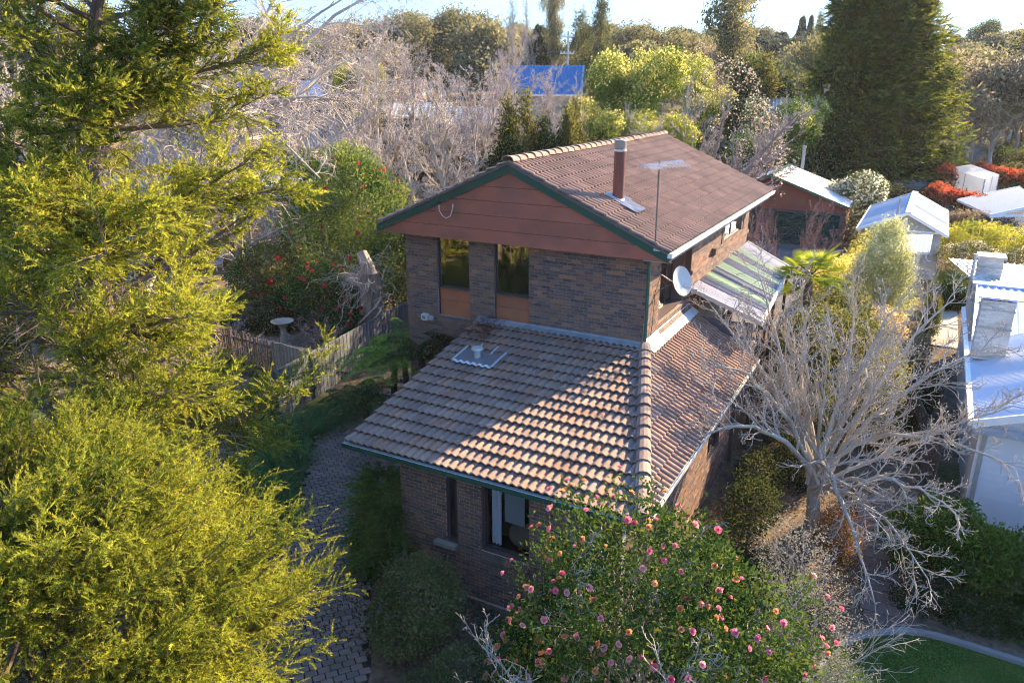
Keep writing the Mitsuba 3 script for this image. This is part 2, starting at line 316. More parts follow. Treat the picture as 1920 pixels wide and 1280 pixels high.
v = trimesh.creation.icosphere(3, .34); vv = v.vertices*[1.2, 1, .85]; vv = vv+.06*(nnoise(vv*5)[:, None]-.5)*2
m.add((np.column_stack([vv[:, 0]-.85, vv[:, 2]+.62, vv[:, 1]-.62]))@M2[:3, :3].T+M2[:3, 3], v.faces[:, ::-1], rgb(.09, .08, .06)); m.put(lwn+'__cushion', 'matte', True)
sl_ = part(H, 'brick_sill')
m = MB(); m.box((wO[0]-.02, wO[2]-.30, -.06), (wO[1]+.02, wO[2]-.235, .0), MORTAR, M2); m.put(sl_, 'matte')
bs, bf, _ = ub.mesh()
for k in range(14):
    u = wO[0]+.005+k*.0825
    b0 = MB(); o = np.array([[u, wO[2]-.02, -.04], [u, wO[2]-.17, .10], [u, wO[2]-.23, .05], [u, wO[2]-.1, -.04]])
    o = o@M2[:3, :3].T+M2[:3, 3]; b0.prism(o, M2[:3, 0]*.072, brick_col()); b0.put(part(sl_, 'brick'), 'matte')
# lower left side wall, porch side
ls = H+'__lower_side_wall'; M3 = wall(ls, (-3.73, YL+.22, 0), (0, 1, 0), (-1, 0, 0), [(0, 5.36-.22, G-.1, 2.3)], [])
lay(ls, M3@np.diag([1, 1, 1, 1]), courses([(0, 5.1, .0, 2.28)], []))
# lower right wall
lr = H+'__lower_right_wall'; M4 = wall(lr, (1.55, YL+.22, 0), (0, 1, 0), (1, 0, 0), [(0, 9.0, G-.1, 2.3)], [(6.3, 7.6, .2, 1.7)])
lay(lr, M4, courses([(0, 9.0, G, 2.3)], [(6.3, 7.6, .2, 1.7)])); window(H, M4, 6.3, 7.6, .2, 1.7, mull=(6.95,))
# --- upper right wall, window set back between y=1.0 and 3.9 over a sloping brick sill
rw = H+'__right_wall'; rec = (1.0, 3.88, 3.95, ZC); far = (7.72, 10.25, 4.98, ZC)
M5 = wall(rw, (0, .22, 0), (0, 1, 0), (1, 0, 0), [(0, LEN-.22, 2.2, ZC)], [(rec[0]-.22, rec[1]-.22, rec[2], rec[3]), (far[0]-.22, far[1]-.22, far[2], far[3])])
M5[:3, 3] = (0, 0, 0)
lay(rw, M5, courses([(0, LEN, ZB-.3, ZC)], [rec, far]))
w_ = window(H, M5, 1.0, 3.2, 4.06, ZC-.05, depth=.33, mull=(2.62,), rail=(), room=1.6); window(H, M5, *far, depth=.07, mull=(8.9,), room=1.4, col=rgb(.12, .10, .09))
m = MB(); m.box((1.0, 3.95, -.42), (3.88, ZC, -.40), rgb(.16, .10, .08), M5); 
m = MB(); m.box((3.2, 3.95, -.5), (3.88, ZC, -.34), rgb(.10, .068, .058), M5); m.box((3.86, 3.95, -.5), (4.06, ZC, -.008), rgb(.11, .07, .058), M5); m.box((.8, 3.95, -.5), (.99, ZC, -.224), rgb(.12, .08, .065), M5); stuff(m.put(part(H, 'window_reveal'), 'weathered'))
ss = part(H, 'sloping_sill'); m = MB(); m.prism(np.array([[1.0, 4.05, -.36], [1.0, 3.72, .10], [1.0, 3.60, .01], [1.0, 3.9, -.36]])@M5[:3, :3].T, M5[:3, 0]*2.88, MORTAR); m.put(ss, 'matte')
for k in range(33):
    u = 1.004+k*.0865; b0 = MB(); o = np.array([[u, 4.066, -.36], [u, 3.735, .115], [u, 3.66, .12], [u, 3.99, -.36]])@M5[:3, :3].T
    b0.prism(o, M5[:3, 0]*.077, brick_col()*1.25); b0.put(part(ss, 'brick'), 'matte')
m = MB(); m.box((3.9, 4.70, .0065), (LEN, 4.80, .06), rgb(.22, .135, .105), M5); m.put(part(H, 'string_course'), 'weathered')
m = MB(); m.box((6.15, 4.82, .007), (6.42, 5.02, .14), rgb(.10, .07, .06), M5); m.box((6.13, 5.02, .0), (6.44, 5.045, .16), rgb(.12, .085, .07), M5); m.put(part(H, 'vent_box'), 'matte')
m = MB()
for y0 in (7.35, 10.45): m.box((y0, 4.98, .0065), (y0+.22, ZC, .03), rgb(.10, .07, .062), M5)
stuff(m.put(part(H, 'shutter_trim'), 'matte'))
# back and left walls
m = MB(); m.box((-W, LEN-.22, G-.1), (-.221, LEN, ZC), BR[0]); m.box((-W, .221, G-.1), (-W+.22, LEN-.221, ZC), BR[0]); m.box((1.33, 3.9, G-.1), (1.551, LEN-1, 2.2), BR[3]); m.put(part(H, 'rear_wall'), 'weathered')
# gable end closing wall behind cladding
# --- roofs: tiles
TC = [rgb(.300, .212, .180), rgb(.265, .198, .178), rgb(.325, .235, .195), rgb(.240, .188, .174), rgb(.31, .20, .158), rgb(.285, .222, .20)]
TP = [.26, .22, .16, .16, .08, .12]
def tile_mesh(w, l, seg=7, lift=.078, hgt=.044, lip_=.030, duty=.78, pw=.75):
    x = np.linspace(0, w, 2*seg+1); ph = (x/w*2) % 1.0; h = hgt*np.where(ph < duty, np.sin(np.pi*np.minimum(ph/duty, 1))**pw, 0.0); h[-1] = 0
    n = len(x)
    top = np.column_stack([x, np.full(n, l), h+.004]); mid = np.column_stack([x, np.full(n, .012), h+lift]); lip = np.column_stack([x, np.full(n, 0.0), h+lift-.006]); bot = np.column_stack([x, np.full(n, .004), h+lift-lip_])
    v = np.vstack([top, mid, lip, bot]); f = []
    for r in range(3):
        for k in range(n-1): f += [[r*n+k, (r+1)*n+k, (r+1)*n+k+1], [r*n+k, (r+1)*n+k+1, r*n+k+1]]
    return v, np.array(f)
def tile_cols(v, c, r):
    """fired-clay streaks down each tile: the colour of the piece itself"""
    s = nnoise(np.column_stack([v[:, 0]*22, v[:, 1]*1.5, np.full(len(v), r*7.7)]))[:, None]
    m_ = np.where(v[:, 2:3] < .012, .5, 1.0) if r > 99 else 1.0; return c*(.80+.42*s)*m_
def tiled(holder, O, E1, E2, w, gauge, cols, rows, keep=lambda c: True, cut=None, own=0, rank=None, jitter=.004, seg=7, lift=.078, hgt=.044, even=0.0, duty=.78, pw=.75):
    """Lays overlapping tiles on a slope; cut(v, f) -> clipped mesh for the tiles a hip crosses."""
    E1, E2 = unit(E1), unit(E2); N = np.cross(E1, E2); base = frame(O, E1, E2, N); v0, f0 = tile_mesh(w-.004, gauge+.05, seg, lift, hgt, .030, duty, pw)
    variants = []
    for r in range(12):
        c = TC[rng.choice(6, p=TP)] if r > 5 else TC[r]
        c = c*(1-even)+np.mean(TC, 0)*even; cv_ = tile_cols(v0, c, r); hx = np.interp(v0[:, 0], v0[:2*seg+1, 0], v0[:2*seg+1, 2]); groove_shade = np.clip(hx/hgt*2.2, 0, 1)[:, None]; variants.append(cv_*(.42+.58*groove_shade)*[1.10, .97, .88] if even else cv_*[.93, .86, .79])  # painted shade: grooves between the tile rolls darkened so the ribs stand out
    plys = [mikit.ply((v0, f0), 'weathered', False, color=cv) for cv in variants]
    spots = [(r, q) for r in range(rows) for q in range(cols)]; whole, rest = [], MB()
    for (r, q) in spots:
        M = base@frame((q*w, r*gauge, rng.normal()*jitter*.5), unit((1, rng.normal()*jitter, rng.normal()*jitter*.6)), unit((-rng.normal()*jitter*.5, 1, rng.normal()*jitter*.7)), (0, 0, 1))
        ctr = (M@[w/2, gauge/2, 0, 1])[:3]; k = keep(ctr)
        if k is False: continue
        vi = int(rng.choice(12, p=np.array(TP+TP)/2))
        whole.append((M, vi, ctr, k))
    if rank: whole.sort(key=lambda t: rank(t[2]))
    n = 0
    for (M, vi, ctr, k) in whole:
        if k == 'cut':
            wv = v0@M[:3, :3].T+M[:3, 3]; tm = trimesh.Trimesh(wv, f0, process=False)
            cm = trimesh.intersections.slice_mesh_plane(tm, cut[1], cut[0])
            if len(cm.faces) == 0: continue
            if n < own: put(part(holder, 'tile'), mikit.ply((cm.vertices, cm.faces), 'weathered', color=np.tile(TC[vi % 6], (len(cm.vertices), 1)))); n += 1
            else: rest.add(cm.vertices, cm.faces, TC[vi % 6])
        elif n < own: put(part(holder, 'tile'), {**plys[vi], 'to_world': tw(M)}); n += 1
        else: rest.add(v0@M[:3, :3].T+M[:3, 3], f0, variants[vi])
    if rest.n: stuff(rest.put(part(holder, 'tiles'), 'weathered'))
# lower roof deck, front slope and right slope
lroof = H+'__lower_roof'; sF = (ZB-ZL)/-YE; sR = (ZB-ZL)/XR
m = MB(); d_ = rgb(.06, .05, .045)
m.prism([(XV+.02, YE+.05, ZL-.03), (XR-.05, YE+.05, ZL-.03), (0, 0, ZB-.03), (XV+.02, 0, ZB-.03)], (0, 0, -.07), d_)
m.prism([(XR-.05, YE+.06, ZL-.04), (XR-.05, 4.0, ZL-.04), (0, 4.0, ZB-.04), (0, 0.02, ZB-.04)], (0, 0, -.07), d_); m.put(lroof, 'matte')
hipn = np.cross((XR, YE, ZL-ZB), (0, 0, 1)); hipn = unit(hipn)   # level normal of the upright plane through the hip
side = lambda p: float(np.dot(np.array(p)-(0, 0, ZB), hipn))
sgn = 1 if side((-3, -3, 3)) > 0 else -1
def keepF(c):
    s = sgn*side(c); return False if s < -.26 else ('cut' if s < .26 else True)
def keepR(c):
    s = -sgn*side(c); return False if s < -.26 else ('cut' if s < .30 else True)
fs = H+'__front_slope'; gF = 6.0/16; wF = (XR-XV)/19
tiled(lroof, (XV, YE-.03, ZL), (1, 0, 0), (0, 1, sF), wF, gF, 19, 16, keepF, ((0, 0, ZB), hipn*sgn), own=262, rank=lambda c: -c[0]*0+c[1])
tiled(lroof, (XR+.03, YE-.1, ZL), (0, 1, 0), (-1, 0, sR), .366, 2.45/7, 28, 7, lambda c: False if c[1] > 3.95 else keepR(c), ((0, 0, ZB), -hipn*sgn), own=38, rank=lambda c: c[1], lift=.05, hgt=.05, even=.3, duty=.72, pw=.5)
def cap_mesh(l, w, h, S=6):
    a = np.linspace(math.pi, 0, S+1); pr = np.column_stack([np.cos(a)*w/2, np.abs(np.sin(a))**.8*h]); v, f = [], []
    for y, k in ((0, 1.0), (.03, 1.0), (l, .9)): v += [(p[0]*k, y, p[1]*k) for p in pr]
    v += [(p[0], .002, p[1]-.025) for p in pr]; n = S+1
    for r in (0, 1):
        for i in range(S): f += [[r*n+i, r*n+i+1, (r+1)*n+i+1], [r*n+i, (r+1)*n+i+1, (r+1)*n+i]]
    for i in range(S): f += [[3*n+i, 3*n+i+1, i+1], [3*n+i, i+1, i]]
    return np.array(v), np.array(f)
def caps(holder, a, b, n, w, h, name):
    a, b = np.array(a, float), np.array(b, float); d = (b-a)/n; L = np.linalg.norm(d); v0, f0 = cap_mesh(L+.05, w, h)
    x = unit(np.cross(d, (0, 0, 1))); z = np.cross(x, unit(d))
    vs = [mikit.ply((v0, f0), 'weathered', False, color=tile_cols(v0, TC[k % 6]*.92, k)) for k in range(6)]
    for k in range(n):
        M = frame(a+d*k+z*(.018*rng.random()), unit(x+.012*rng.normal()*z), unit(d), z); M[:3, 2] = z
        Q = M.copy(); tilt = .028/L; Q[:3, 1] = unit(unit(d)-z*tilt); put(part(holder, name), {**vs[rng.integers(6)], 'to_world': tw(Q)})
caps(lroof, (XR-.02, YE+.02, ZL+.05), (0.06, -.10, ZB+.05), 16, .33, .16, 'hip_cap')
# --- upper roof
uroof = H+'__upper_roof'; sU = (ZA-ZE)/(W/2+OV); Y0, Y1 = -.52, 12.02; RX = -W/2
m = MB()
m.prism([(OV-.03, Y0+.06, ZE-.05), (OV-.03, Y1-.05, ZE-.05), (RX, Y1-.05, ZA-.05), (RX, Y0+.06, ZA-.05)], (0, 0, -.06), d_)
m.prism([(-W-OV+.03, Y0+.06, ZE-.05), (RX-.001, Y0+.06, ZA-.05), (RX-.001, Y1-.05, ZA-.05), (-W-OV+.03, Y1-.05, ZE-.05)], (0, 0, -.06), d_); m.put(uroof, 'matte')
slen = math.hypot(W/2+OV, ZA-ZE)
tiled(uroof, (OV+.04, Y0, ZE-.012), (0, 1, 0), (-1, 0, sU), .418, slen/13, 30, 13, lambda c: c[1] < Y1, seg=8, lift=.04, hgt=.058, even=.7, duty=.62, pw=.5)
tiled(uroof, (-W-OV-.04, Y1, ZE-.012), (0, -1, 0), (1, 0, sU), .366, slen/13, 34, 13, lambda c: c[1] > Y0, seg=3)
caps(uroof, (RX, Y0-.02, ZA+.04), (RX, Y1, ZA+.04), 30, .36, .13, 'ridge_cap')
# gable boards, barge boards
YG = -.42
gc = H+'__gable_cladding'; zt = ZA-.20; tri = Polygon([(RX-(zt-ZC)/sU, ZC), (RX+(zt-ZC)/sU, ZC), (RX, zt)]); nb = 5; hb = .375
m = MB(); m.prism([(x, YG+.02, z) for x, z in list(tri.exterior.coords)[:-1]], (0, .02, 0), rgb(.05, .03, .03)); m.put(gc, 'matte')
for k in range(nb):
    s = tri.intersection(sbox(-20, ZC-.03+k*hb+.006, 20, ZC-.03+(k+1)*hb-.004)) if k else tri.intersection(sbox(-20, ZC, 20, ZC+hb-.034))
    if s.is_empty: continue
    o = list(s.exterior.coords)[:-1]; b0 = MB(); b0.prism([(x, YG, z) for x, z in o], (0, .018, 0), TERRA*(.96+.08*rng.random())); b0.put(part(gc, 'board'), 'weathered')
m = MB(); m.box((-W-.3, YG+.03, ZC+.0), (0.18, -.001, ZC+.03), TERRA*.9); m.put(part(H, 'soffit'), 'matte')
for s in (-1, 1):
    xe, ze_ = RX+s*(W/2+OV+.02), ZE-.02
    m = MB(); a, b = np.array([xe, YG-.06, ze_]), np.array([RX, YG-.06, ZA-.01])
    m.prism([a+(0, 0, -.02), b+(0, 0, -.02), b+(0, 0, -.245), a+(0, 0, -.23)] if s < 0 else [a+(0, 0, -.02), a+(0, 0, -.23), b+(0, 0, -.245), b+(0, 0, -.02)], (0, .05, 0), GREEN); m.put(part(H, 'barge_board'), 'weathered')
    m = MB(); v0, f0 = tile_mesh(.36, .4)
    for k in range(13):
        p = a+(b-a)*((k+.02)/13)+(0, -.01, .0); q = a+(b-a)*((k+1.10)/13)+(0, -.01, -.012); m.beam(p, q, .06, .055, TC[3]*.55)
    m.put(part(H, 'verge_tiles'), 'weathered')
def gutter(name, pts, out, c=GREEN):
    m = MB(); a, b = np.array(pts[0], float), np.array(pts[1], float); o = np.array(out, float)
    prof = [(0, -.02), (0, -.115), (.11, -.115), (.125, 0), (.115, .004), (.105, -.012)]
    A = [a+o*q+(0, 0, z) for q, z in prof]; B = [b+o*q+(0, 0, z) for q, z in prof]
    for k in range(len(prof)-1): m.add([A[k], A[k+1], B[k+1], B[k]], [[0, 1, 2, 3]], c if k < 3 else ZINC*1.2)
    m.add([A[0]+o*.002+(0, 0, .004), A[5]+(0, 0, -.03), B[5]+(0, 0, -.03), B[0]+o*.002+(0, 0, .004)], [[0, 1, 2, 3]], ZINC*.8)
    m.poly(A[:4], c); m.poly(B[:4], c); return m.put(part(H, name), 'satin')
gutter('gutter', ((XV-.02, YE+.03, ZL+.01), (XR+.1, YE+.03, ZL+.01)), (0, -1, 0))
gutter('gutter', ((XR-.03, YE-.1, ZL+.01), (XR-.03, 4.0, ZL+.01)), (1, 0, 0), ZINC*1.05)
gutter('gutter', ((OV, Y0, ZE+.0), (OV, Y1+.05, ZE+.0)), (1, 0, 0), ZINC*1.25)
m = MB(); m.box((XV+.0, YE+.05, ZL-.2), (XR-.03, YE+.08, ZL-.01), GREEN); m.box((XV-.0, YE+.08, ZL-.16), (XV+.03, -.0, ZL-.16), GREEN); m.box((XV+.03, YE+.08, ZL-.22), (XR-.1, YL, ZL-.2), rgb(.3, .29, .27)); m.box((1.56, YL, ZL-.22), (XR-.05, 4, ZL-.2), rgb(.22, .2, .18))
m.prism([(XV, YE+.05, ZL-.01), (XV, 0, ZB-.01), (XV, 0, ZB-.2), (XV, YE+.05, ZL-.2)], (.03, 0, 0), GREEN); m.put(part(H, 'fascia'), 'satin')
m = MB(); m.box((-.0, Y0+.1, ZC-.02), (OV-.02, Y1-.2, ZC), rgb(.3, .28, .26)); m.box((OV-.04, Y0+.08, ZE-.2), (OV-.005, Y1-.1, ZE-.005), GREEN); m.put(part(H, 'eaves_lining'), 'matte')
m = MB(); m.tube([(.035, -.06, 6.05), (.035, -.06, 3.72), (.10, -.13, 3.60)], .045, GREEN*1.1, 10); m.put(part(H, 'downpipe'), 'satin', False)
m = MB(); m.tube([(-.02, -.012, 4.6), (-.035, -.014, 3.62)], .014, rgb(.55, .33, .24), 6); m.put(part(H, 'sunlit_corner_edge'), 'matte')  # bright strip painting the sunlit sliver along the brick corner
# flashing strips
m = MB(); n = 110
xs = np.linspace(-4.85, -.02, n); up_ = np.column_stack([xs, np.full(n, -.012), np.full(n, ZB-.0)]); md = np.column_stack([xs, np.full(n, -.06), np.full(n, ZB+.085)])
lo = np.column_stack([xs, -.30+.015*np.sin(xs*34), ZB-.30*sF+.125+.018*np.sin(xs*34)]); vv = np.vstack([up_+(0, 0, .12), md, lo]); a = np.arange(n-1)
q = np.vstack([np.stack([a+r*n, a+(r+1)*n, a+(r+1)*n+1, a+r*n+1], -1) for r in (0, 1)]); m.add(vv, q, rgb(.30, .335, .37)*(.75+.5*nnoise(vv*7)[:, None])); m.put(part(H, 'lead_flashing'), 'metal')
m = MB(); n = 60; ys = np.linspace(-.15, 3.95, n)
up_ = np.column_stack([np.full(n, .012), ys, np.full(n, ZB+.17)]); md = np.column_stack([np.full(n, .05), ys, np.full(n, ZB+.11)]); lo = np.column_stack([.33+.012*np.sin(ys*34), ys, ZB-.33*sR+.13+.015*np.sin(ys*34)]); vv = np.vstack([up_, md, lo]); a = np.arange(n-1)
q = np.vstack([np.stack([a+r*n, a+(r+1)*n, a+(r+1)*n+1, a+r*n+1], -1) for r in (0, 1)]); m.add(vv, q, rgb(.5, .52, .53)*(.85+.3*nnoise(vv*7)[:, None])); m.put(part(H, 'side_flashing'), 'metal')
# roof vent on a patched tile square
vk = part(H, 'roof_vent'); E2 = unit((0, 1, sF)); NF = np.cross((1, 0, 0), E2)
def onF(x, y, h=0.0): return np.array([x, y, ZB+y*sF])+NF*h
m = MB(); c0 = onF(-3.72, -1.95, .12); m.tube([c0, c0+(0, 0, .20)], .085, rgb(.42, .44, .46), 12); m.tube([c0+(0, 0, .20), c0+(0, 0, .22), c0+(0, 0, .27), c0+(0, 0, .29)], [.12, .16, .15, .03], rgb(.45, .47, .49), 12); m.put(vk, 'metal')
m = MB(); xs = np.linspace(-4.28, -3.12, 60)
for ya, yb, h in ((-2.30, -2.24, .15),):
    for a, b in zip(xs, xs[1:]):
        ha, hb_ = h+.018*math.sin(a*34), h+.018*math.sin(b*34); m.add([onF(a, ya, ha-.03), onF(b, ya, hb_-.03), onF(b, yb, hb_), onF(a, yb, ha)], [[0, 1, 2, 3]], rgb(.52, .55, .6))
for x in (-4.27, -3.13): m.beam(onF(x, -2.28, .15), onF(x+.03, -1.55, .145), .05, .02, rgb(.5, .53, .58), NF)
for x, ya, yb in ((-3.9, -1.62, -1.35), (-3.45, -1.75, -1.35)): m.beam(onF(x, ya, .15), onF(x, yb, .15), .035, .02, rgb(.5, .53, .58), NF)
m.put(part(vk, 'flashing'), 'metal')
m = MB(); v0 = np.array([onF(-4.25, -2.26, .135), onF(-3.15, -2.26, .135), onF(-3.15, -1.7, .135), onF(-4.25, -1.7, .135)]); m.add(v0, [[0, 1, 2, 3]], rgb(.2, .2, .21)); m.put(part(vk, 'lead_sheet'), 'metal')
# chimney flue
fl = H+'__chimney_flue'; fx, fy = -1.30, 1.15; zf = ZA-sU*abs(fx-RX)
m = MB(); m.tube([(fx, fy, zf-.1), (fx, fy, zf+1.28)], .145, rgb(.115, .040, .032), 20); m.put(fl, 'satin', 40 if False else False)
m = MB(); m.tube([(fx, fy, zf+1.28), (fx, fy, zf+1.33)], .165, rgb(.55, .55, .55), 20); m.tube([(fx, fy, zf+1.33), (fx, fy, zf+1.36), (fx, fy, zf+1.54), (fx, fy, zf+1.56)], [.13, .155, .155, .13], rgb(.26, .22, .19), 20); m.put(fl+'__cowl', 'metal')
NU = unit((sU, 0, 1)); EU = unit((-1, 0, sU))
def onU(x, y, h=0.0): return np.array([x, y, ZE+(OV-x)*sU])+NU*h
m = MB(); gq = 8
for (xa, xb, ya, yb, hh) in ((fx+.18, fx+.62, fy-.42, fy+.22, .125), (fx-.30, fx+.17, fy-.30, fy+.42, .12)):
    xs, ys = np.meshgrid(np.linspace(xa, xb, gq), np.linspace(ya, yb, 24), indexing='ij'); vv = np.array([onU(x, y, hh+.022*math.sin(y*34.3)) for x, y in zip(xs.ravel(), ys.ravel())]); ii, jj = np.meshgrid(np.arange(gq-1), np.arange(23), indexing='ij'); a0 = (ii*24+jj).ravel(); m.add(vv, np.stack([a0, a0+1, a0+25, a0+24], -1), rgb(.36, .35, .36)*(.6+.8*nnoise(vv*9)[:, None]))
m.tube([(fx, fy, zf-.02), (fx, fy, zf+.1)], [.24, .155], rgb(.46, .42, .4), 20); m.put(fl+'__flashing', 'metal')
# lean-to patio roof
lt = H+'__patio_roof'; A0, A1 = np.array([.02, 3.9, 4.30]), np.array([.02, 11.4, 4.33]); B0, B1 = np.array([2.10, 3.9, 3.56]), np.array([1.62, 11.4, 3.54])
sheets = [('g', .52), ('g', .45), ('d', .62), ('v', .72), ('d', .72), ('v', .80), ('d', .66), ('v', .62), ('d', .66), ('v', .55), ('g', .5), ('g', .68)]; tot = sum(s for _, s in sheets); t = 0
cols = {'g': rgb(.50, .47, .47), 'd': rgb(.15, .14, .165), 'v': rgb(.34, .40, .24)}
for kd, wd in sheets:
    t0, t1 = t/tot, (t+wd)/tot-.002; t += wd; n = 40; ts = np.linspace(t0, t1, n); h = .012*np.sin(np.linspace(0, 2*np.pi*wd/.076, n))[:, None]*np.array([0, 0, 1.0])
    a = A0+(A1-A0)*ts[:, None]+h; b = B0+(B1-B0)*ts[:, None]+h; mm = MB(); q = np.arange(n-1); mm.add(np.vstack([a, b]), np.stack([q, q+n, q+n+1, q+1], -1), 1.15*cols[kd]*(.95+.1*rng.random())); 
    k = part(lt, 'roof_sheet'); mm.put(k, 'satin', False); labels[k] = {'label': {'g': 'pale grey corrugated sheet', 'd': 'dark grey corrugated sheet', 'v': 'pale green corrugated plastic sheet'}[kd]}
m = MB(); m.beam(B0+(.03, -.02, -.05), B1+(.03, .02, -.05), .06, .14, rgb(.5, .5, .5)); m.beam(A0+(0, -.04, -.03), B0+(0, -.04, -.03), .05, .12, rgb(.45, .43, .44)); m.beam(A1+(0, .04, -.02), B1+(0, .04, -.02), .05, .12, rgb(.5, .48, .48))
for y in (4.0, 6.5, 9, 11.3): m.box((1.55, y-.05, G), (1.65, y+.05, 3.5), rgb(.12, .1, .09))
m.put(lt, 'matte')
m = MB(); m.box((.0, 3.93, 2.5), (1.9, 4.0, 3.45), rgb(.10, .105, .125)); m.box((.0, 3.86, 2.9), (2.0, 3.93, 2.96), rgb(.3, .33, .38)); m.put(part(H, 'patio_end_wall'), 'matte')
# floodlight on the left wall
m = MB(); m.box((-6.72, -.16, 3.42), (-6.52, -.02, 3.60), rgb(.5, .5, .49)); m.box((-6.50, -.11, 3.44), (-6.36, -.02, 3.56), rgb(.35, .36, .37)); m.tube([(-6.62, -.161, 3.51), (-6.62, -.17, 3.51)], .06, rgb(.2, .2, .2), 12); m.put(part(H, 'wall_light'), 'satin')
# --- things fixed to the house
an = thing('television_antenna', 'metal television antenna on a thin mast beside the chimney flue', 'antenna')
mb = np.array([.28, -.46, 6.28]); mt = mb+(-.03, .02, 1.95)
m = MB(); m.tube([mb, mt+(0, 0, .06)], .019, rgb(.13, .12, .115), 8); m.put(an+'__mast', 'metal')
d = unit((.62, .74, .06)); b0, b1 = mt-d*.40, mt+d*.62; s_ = unit(np.cross(d, (0, 0, 1))); m = MB(); m.tube([b0, b1], .018, rgb(.5, .5, .52), 6); m.tube([b0+(0, 0, -.07), mt+d*.2+(0, 0, -.07)], .012, rgb(.5, .5, .52), 6); m.put(an+'__boom', 'metal')
for k in range(13):
    c = b0+(b1-b0)*(k+.5)/13; L = .17+.015*k if k > 3 else .34-.03*k
    e = MB(); e.tube([c-s_*L*1.1-(0, 0, .09), c, c+s_*L*1.1-(0, 0, .09)], .011, rgb(.58, .58, .6), 5); e.put(part(an, 'element'), 'metal')
m = MB(); m.box(mb+(-.03, -.03, -.06), mb+(.2, .03, .0), rgb(.45, .45, .45)); m.put(an+'__bracket', 'metal')
ds = thing('satellite_dish', 'white satellite dish on a bracket by the corner downpipe', 'satellite dish')
dc = atp = np.array([.52, 1.05, 5.18]); nrm = unit((.80, -.36, .30)); ux = unit(np.cross((0, 0, 1), nrm)); uy = np.cross(nrm, ux); m = MB(); R_, S_ = 6, 36; vv, ff = [], []
for back in (0, 1):
    for r in range(R_+1):
        rr = r/R_*.36
        for k in range(S_): a = k*2*np.pi/S_; vv.append(dc+ux*rr*math.cos(a)*.93+uy*rr*math.sin(a)*1.06+nrm*(rr*rr*.5-.02*back))
for r in range(R_):
    for k in range(S_):
        k2 = (k+1) % S_; q = [r*S_+k, r*S_+k2, (r+1)*S_+k2, (r+1)*S_+k]; ff += [q, [x+(R_+1)*S_ for x in q[::-1]]]
o = R_*S_
for k in range(S_): k2 = (k+1) % S_; ff.append([o+k, o+k2, o+k2+(R_+1)*S_, o+k+(R_+1)*S_])
m.add(vv, ff, rgb(.48, .49, .50)); m.put(ds+'__reflector', 'satin')
m = MB(); m.tube([dc-nrm*.02, dc-nrm*.22+(0, 0, -.02), (.0, 1.02, 5.3)], .02, rgb(.10, .10, .10), 8); m.tube([dc-nrm*.2, (.0, .9, 4.9)], .014, rgb(.1, .1, .1), 6); m.put(ds+'__bracket', 'satin')
lnb = dc+nrm*.42-uy*.30; m = MB(); m.tube([dc-uy*.42, lnb-uy*.06], .012, rgb(.12, .12, .13), 6); m.box(lnb-(.05, .04, .04), lnb+(.05, .04, .05), rgb(.3, .3, .31)); m.put(ds+'__feed_arm', 'satin')
bk = thing('eaves_aerial', 'small grey aerial bracket clamped under the side gutter', 'bracket'); m = MB()
pz = np.array([.72, 4.35, 6.1]); m.tube([pz, pz+(-.1, .1, -.14), (0, 4.55, 5.6)], .012, rgb(.3, .3, .3), 6); m.tube([pz+(-.15, -.15, 0), pz+(.12, .12, .05)], .012, rgb(.45, .45, .46), 6); m.tube([pz+(-.14, .12, 0), pz+(.1, -.1, .03)], .01, rgb(.45, .45, .46), 6); m.put(bk, 'metal')
sw = thing('service_cable', 'black overhead service cable hooked on the left barge board', 'cable')
ca, cb = np.array([-5.72, -.52, 6.95]), at(300, 52, 250); pts = [ca+(cb-ca)*t+(0, 0, -3.2*t*(1-t)) for t in np.linspace(0, 1, 40)]
ce = np.array([-7.55, -.52, 6.12]); pts2 = [ce+(at(520, 48, 500)-ce)*t+(0, 0, -1.6*t*(1-t)) for t in np.linspace(0, 1, 30)]
m = MB(); m.tube([ca+(0, 0, .02), ca+(.0, -.02, -.22), ca+(.10, -.02, -.36), ca+(.22, -.02, -.42), ca+(.36, -.02, -.34), ca+(.42, 0, -.15), ca+(.42, .02, -.02)], .012, rgb(.5, .48, .5), 6); m.tube(pts2, .011, rgb(.1, .1, .1), 5); m.put(sw, 'satin')
m = MB(); m.box(ca+(-.06, -.02, -.06), ca+(.02, .03, .03), rgb(.03, .03, .03)); m.put(sw+'__hook', 'matte')
wc = thing('wall_cable', 'thin black cable looping down the lit side wall', 'cable'); m = MB(); m.tube([(.03, .55, 5.0), (.035, .5, 4.6), (.05, .42, 4.2), (.04, .38, 3.9), (.03, .30, 3.7)], .008, rgb(.05, .04, .04), 5); m.put(wc, 'matte')
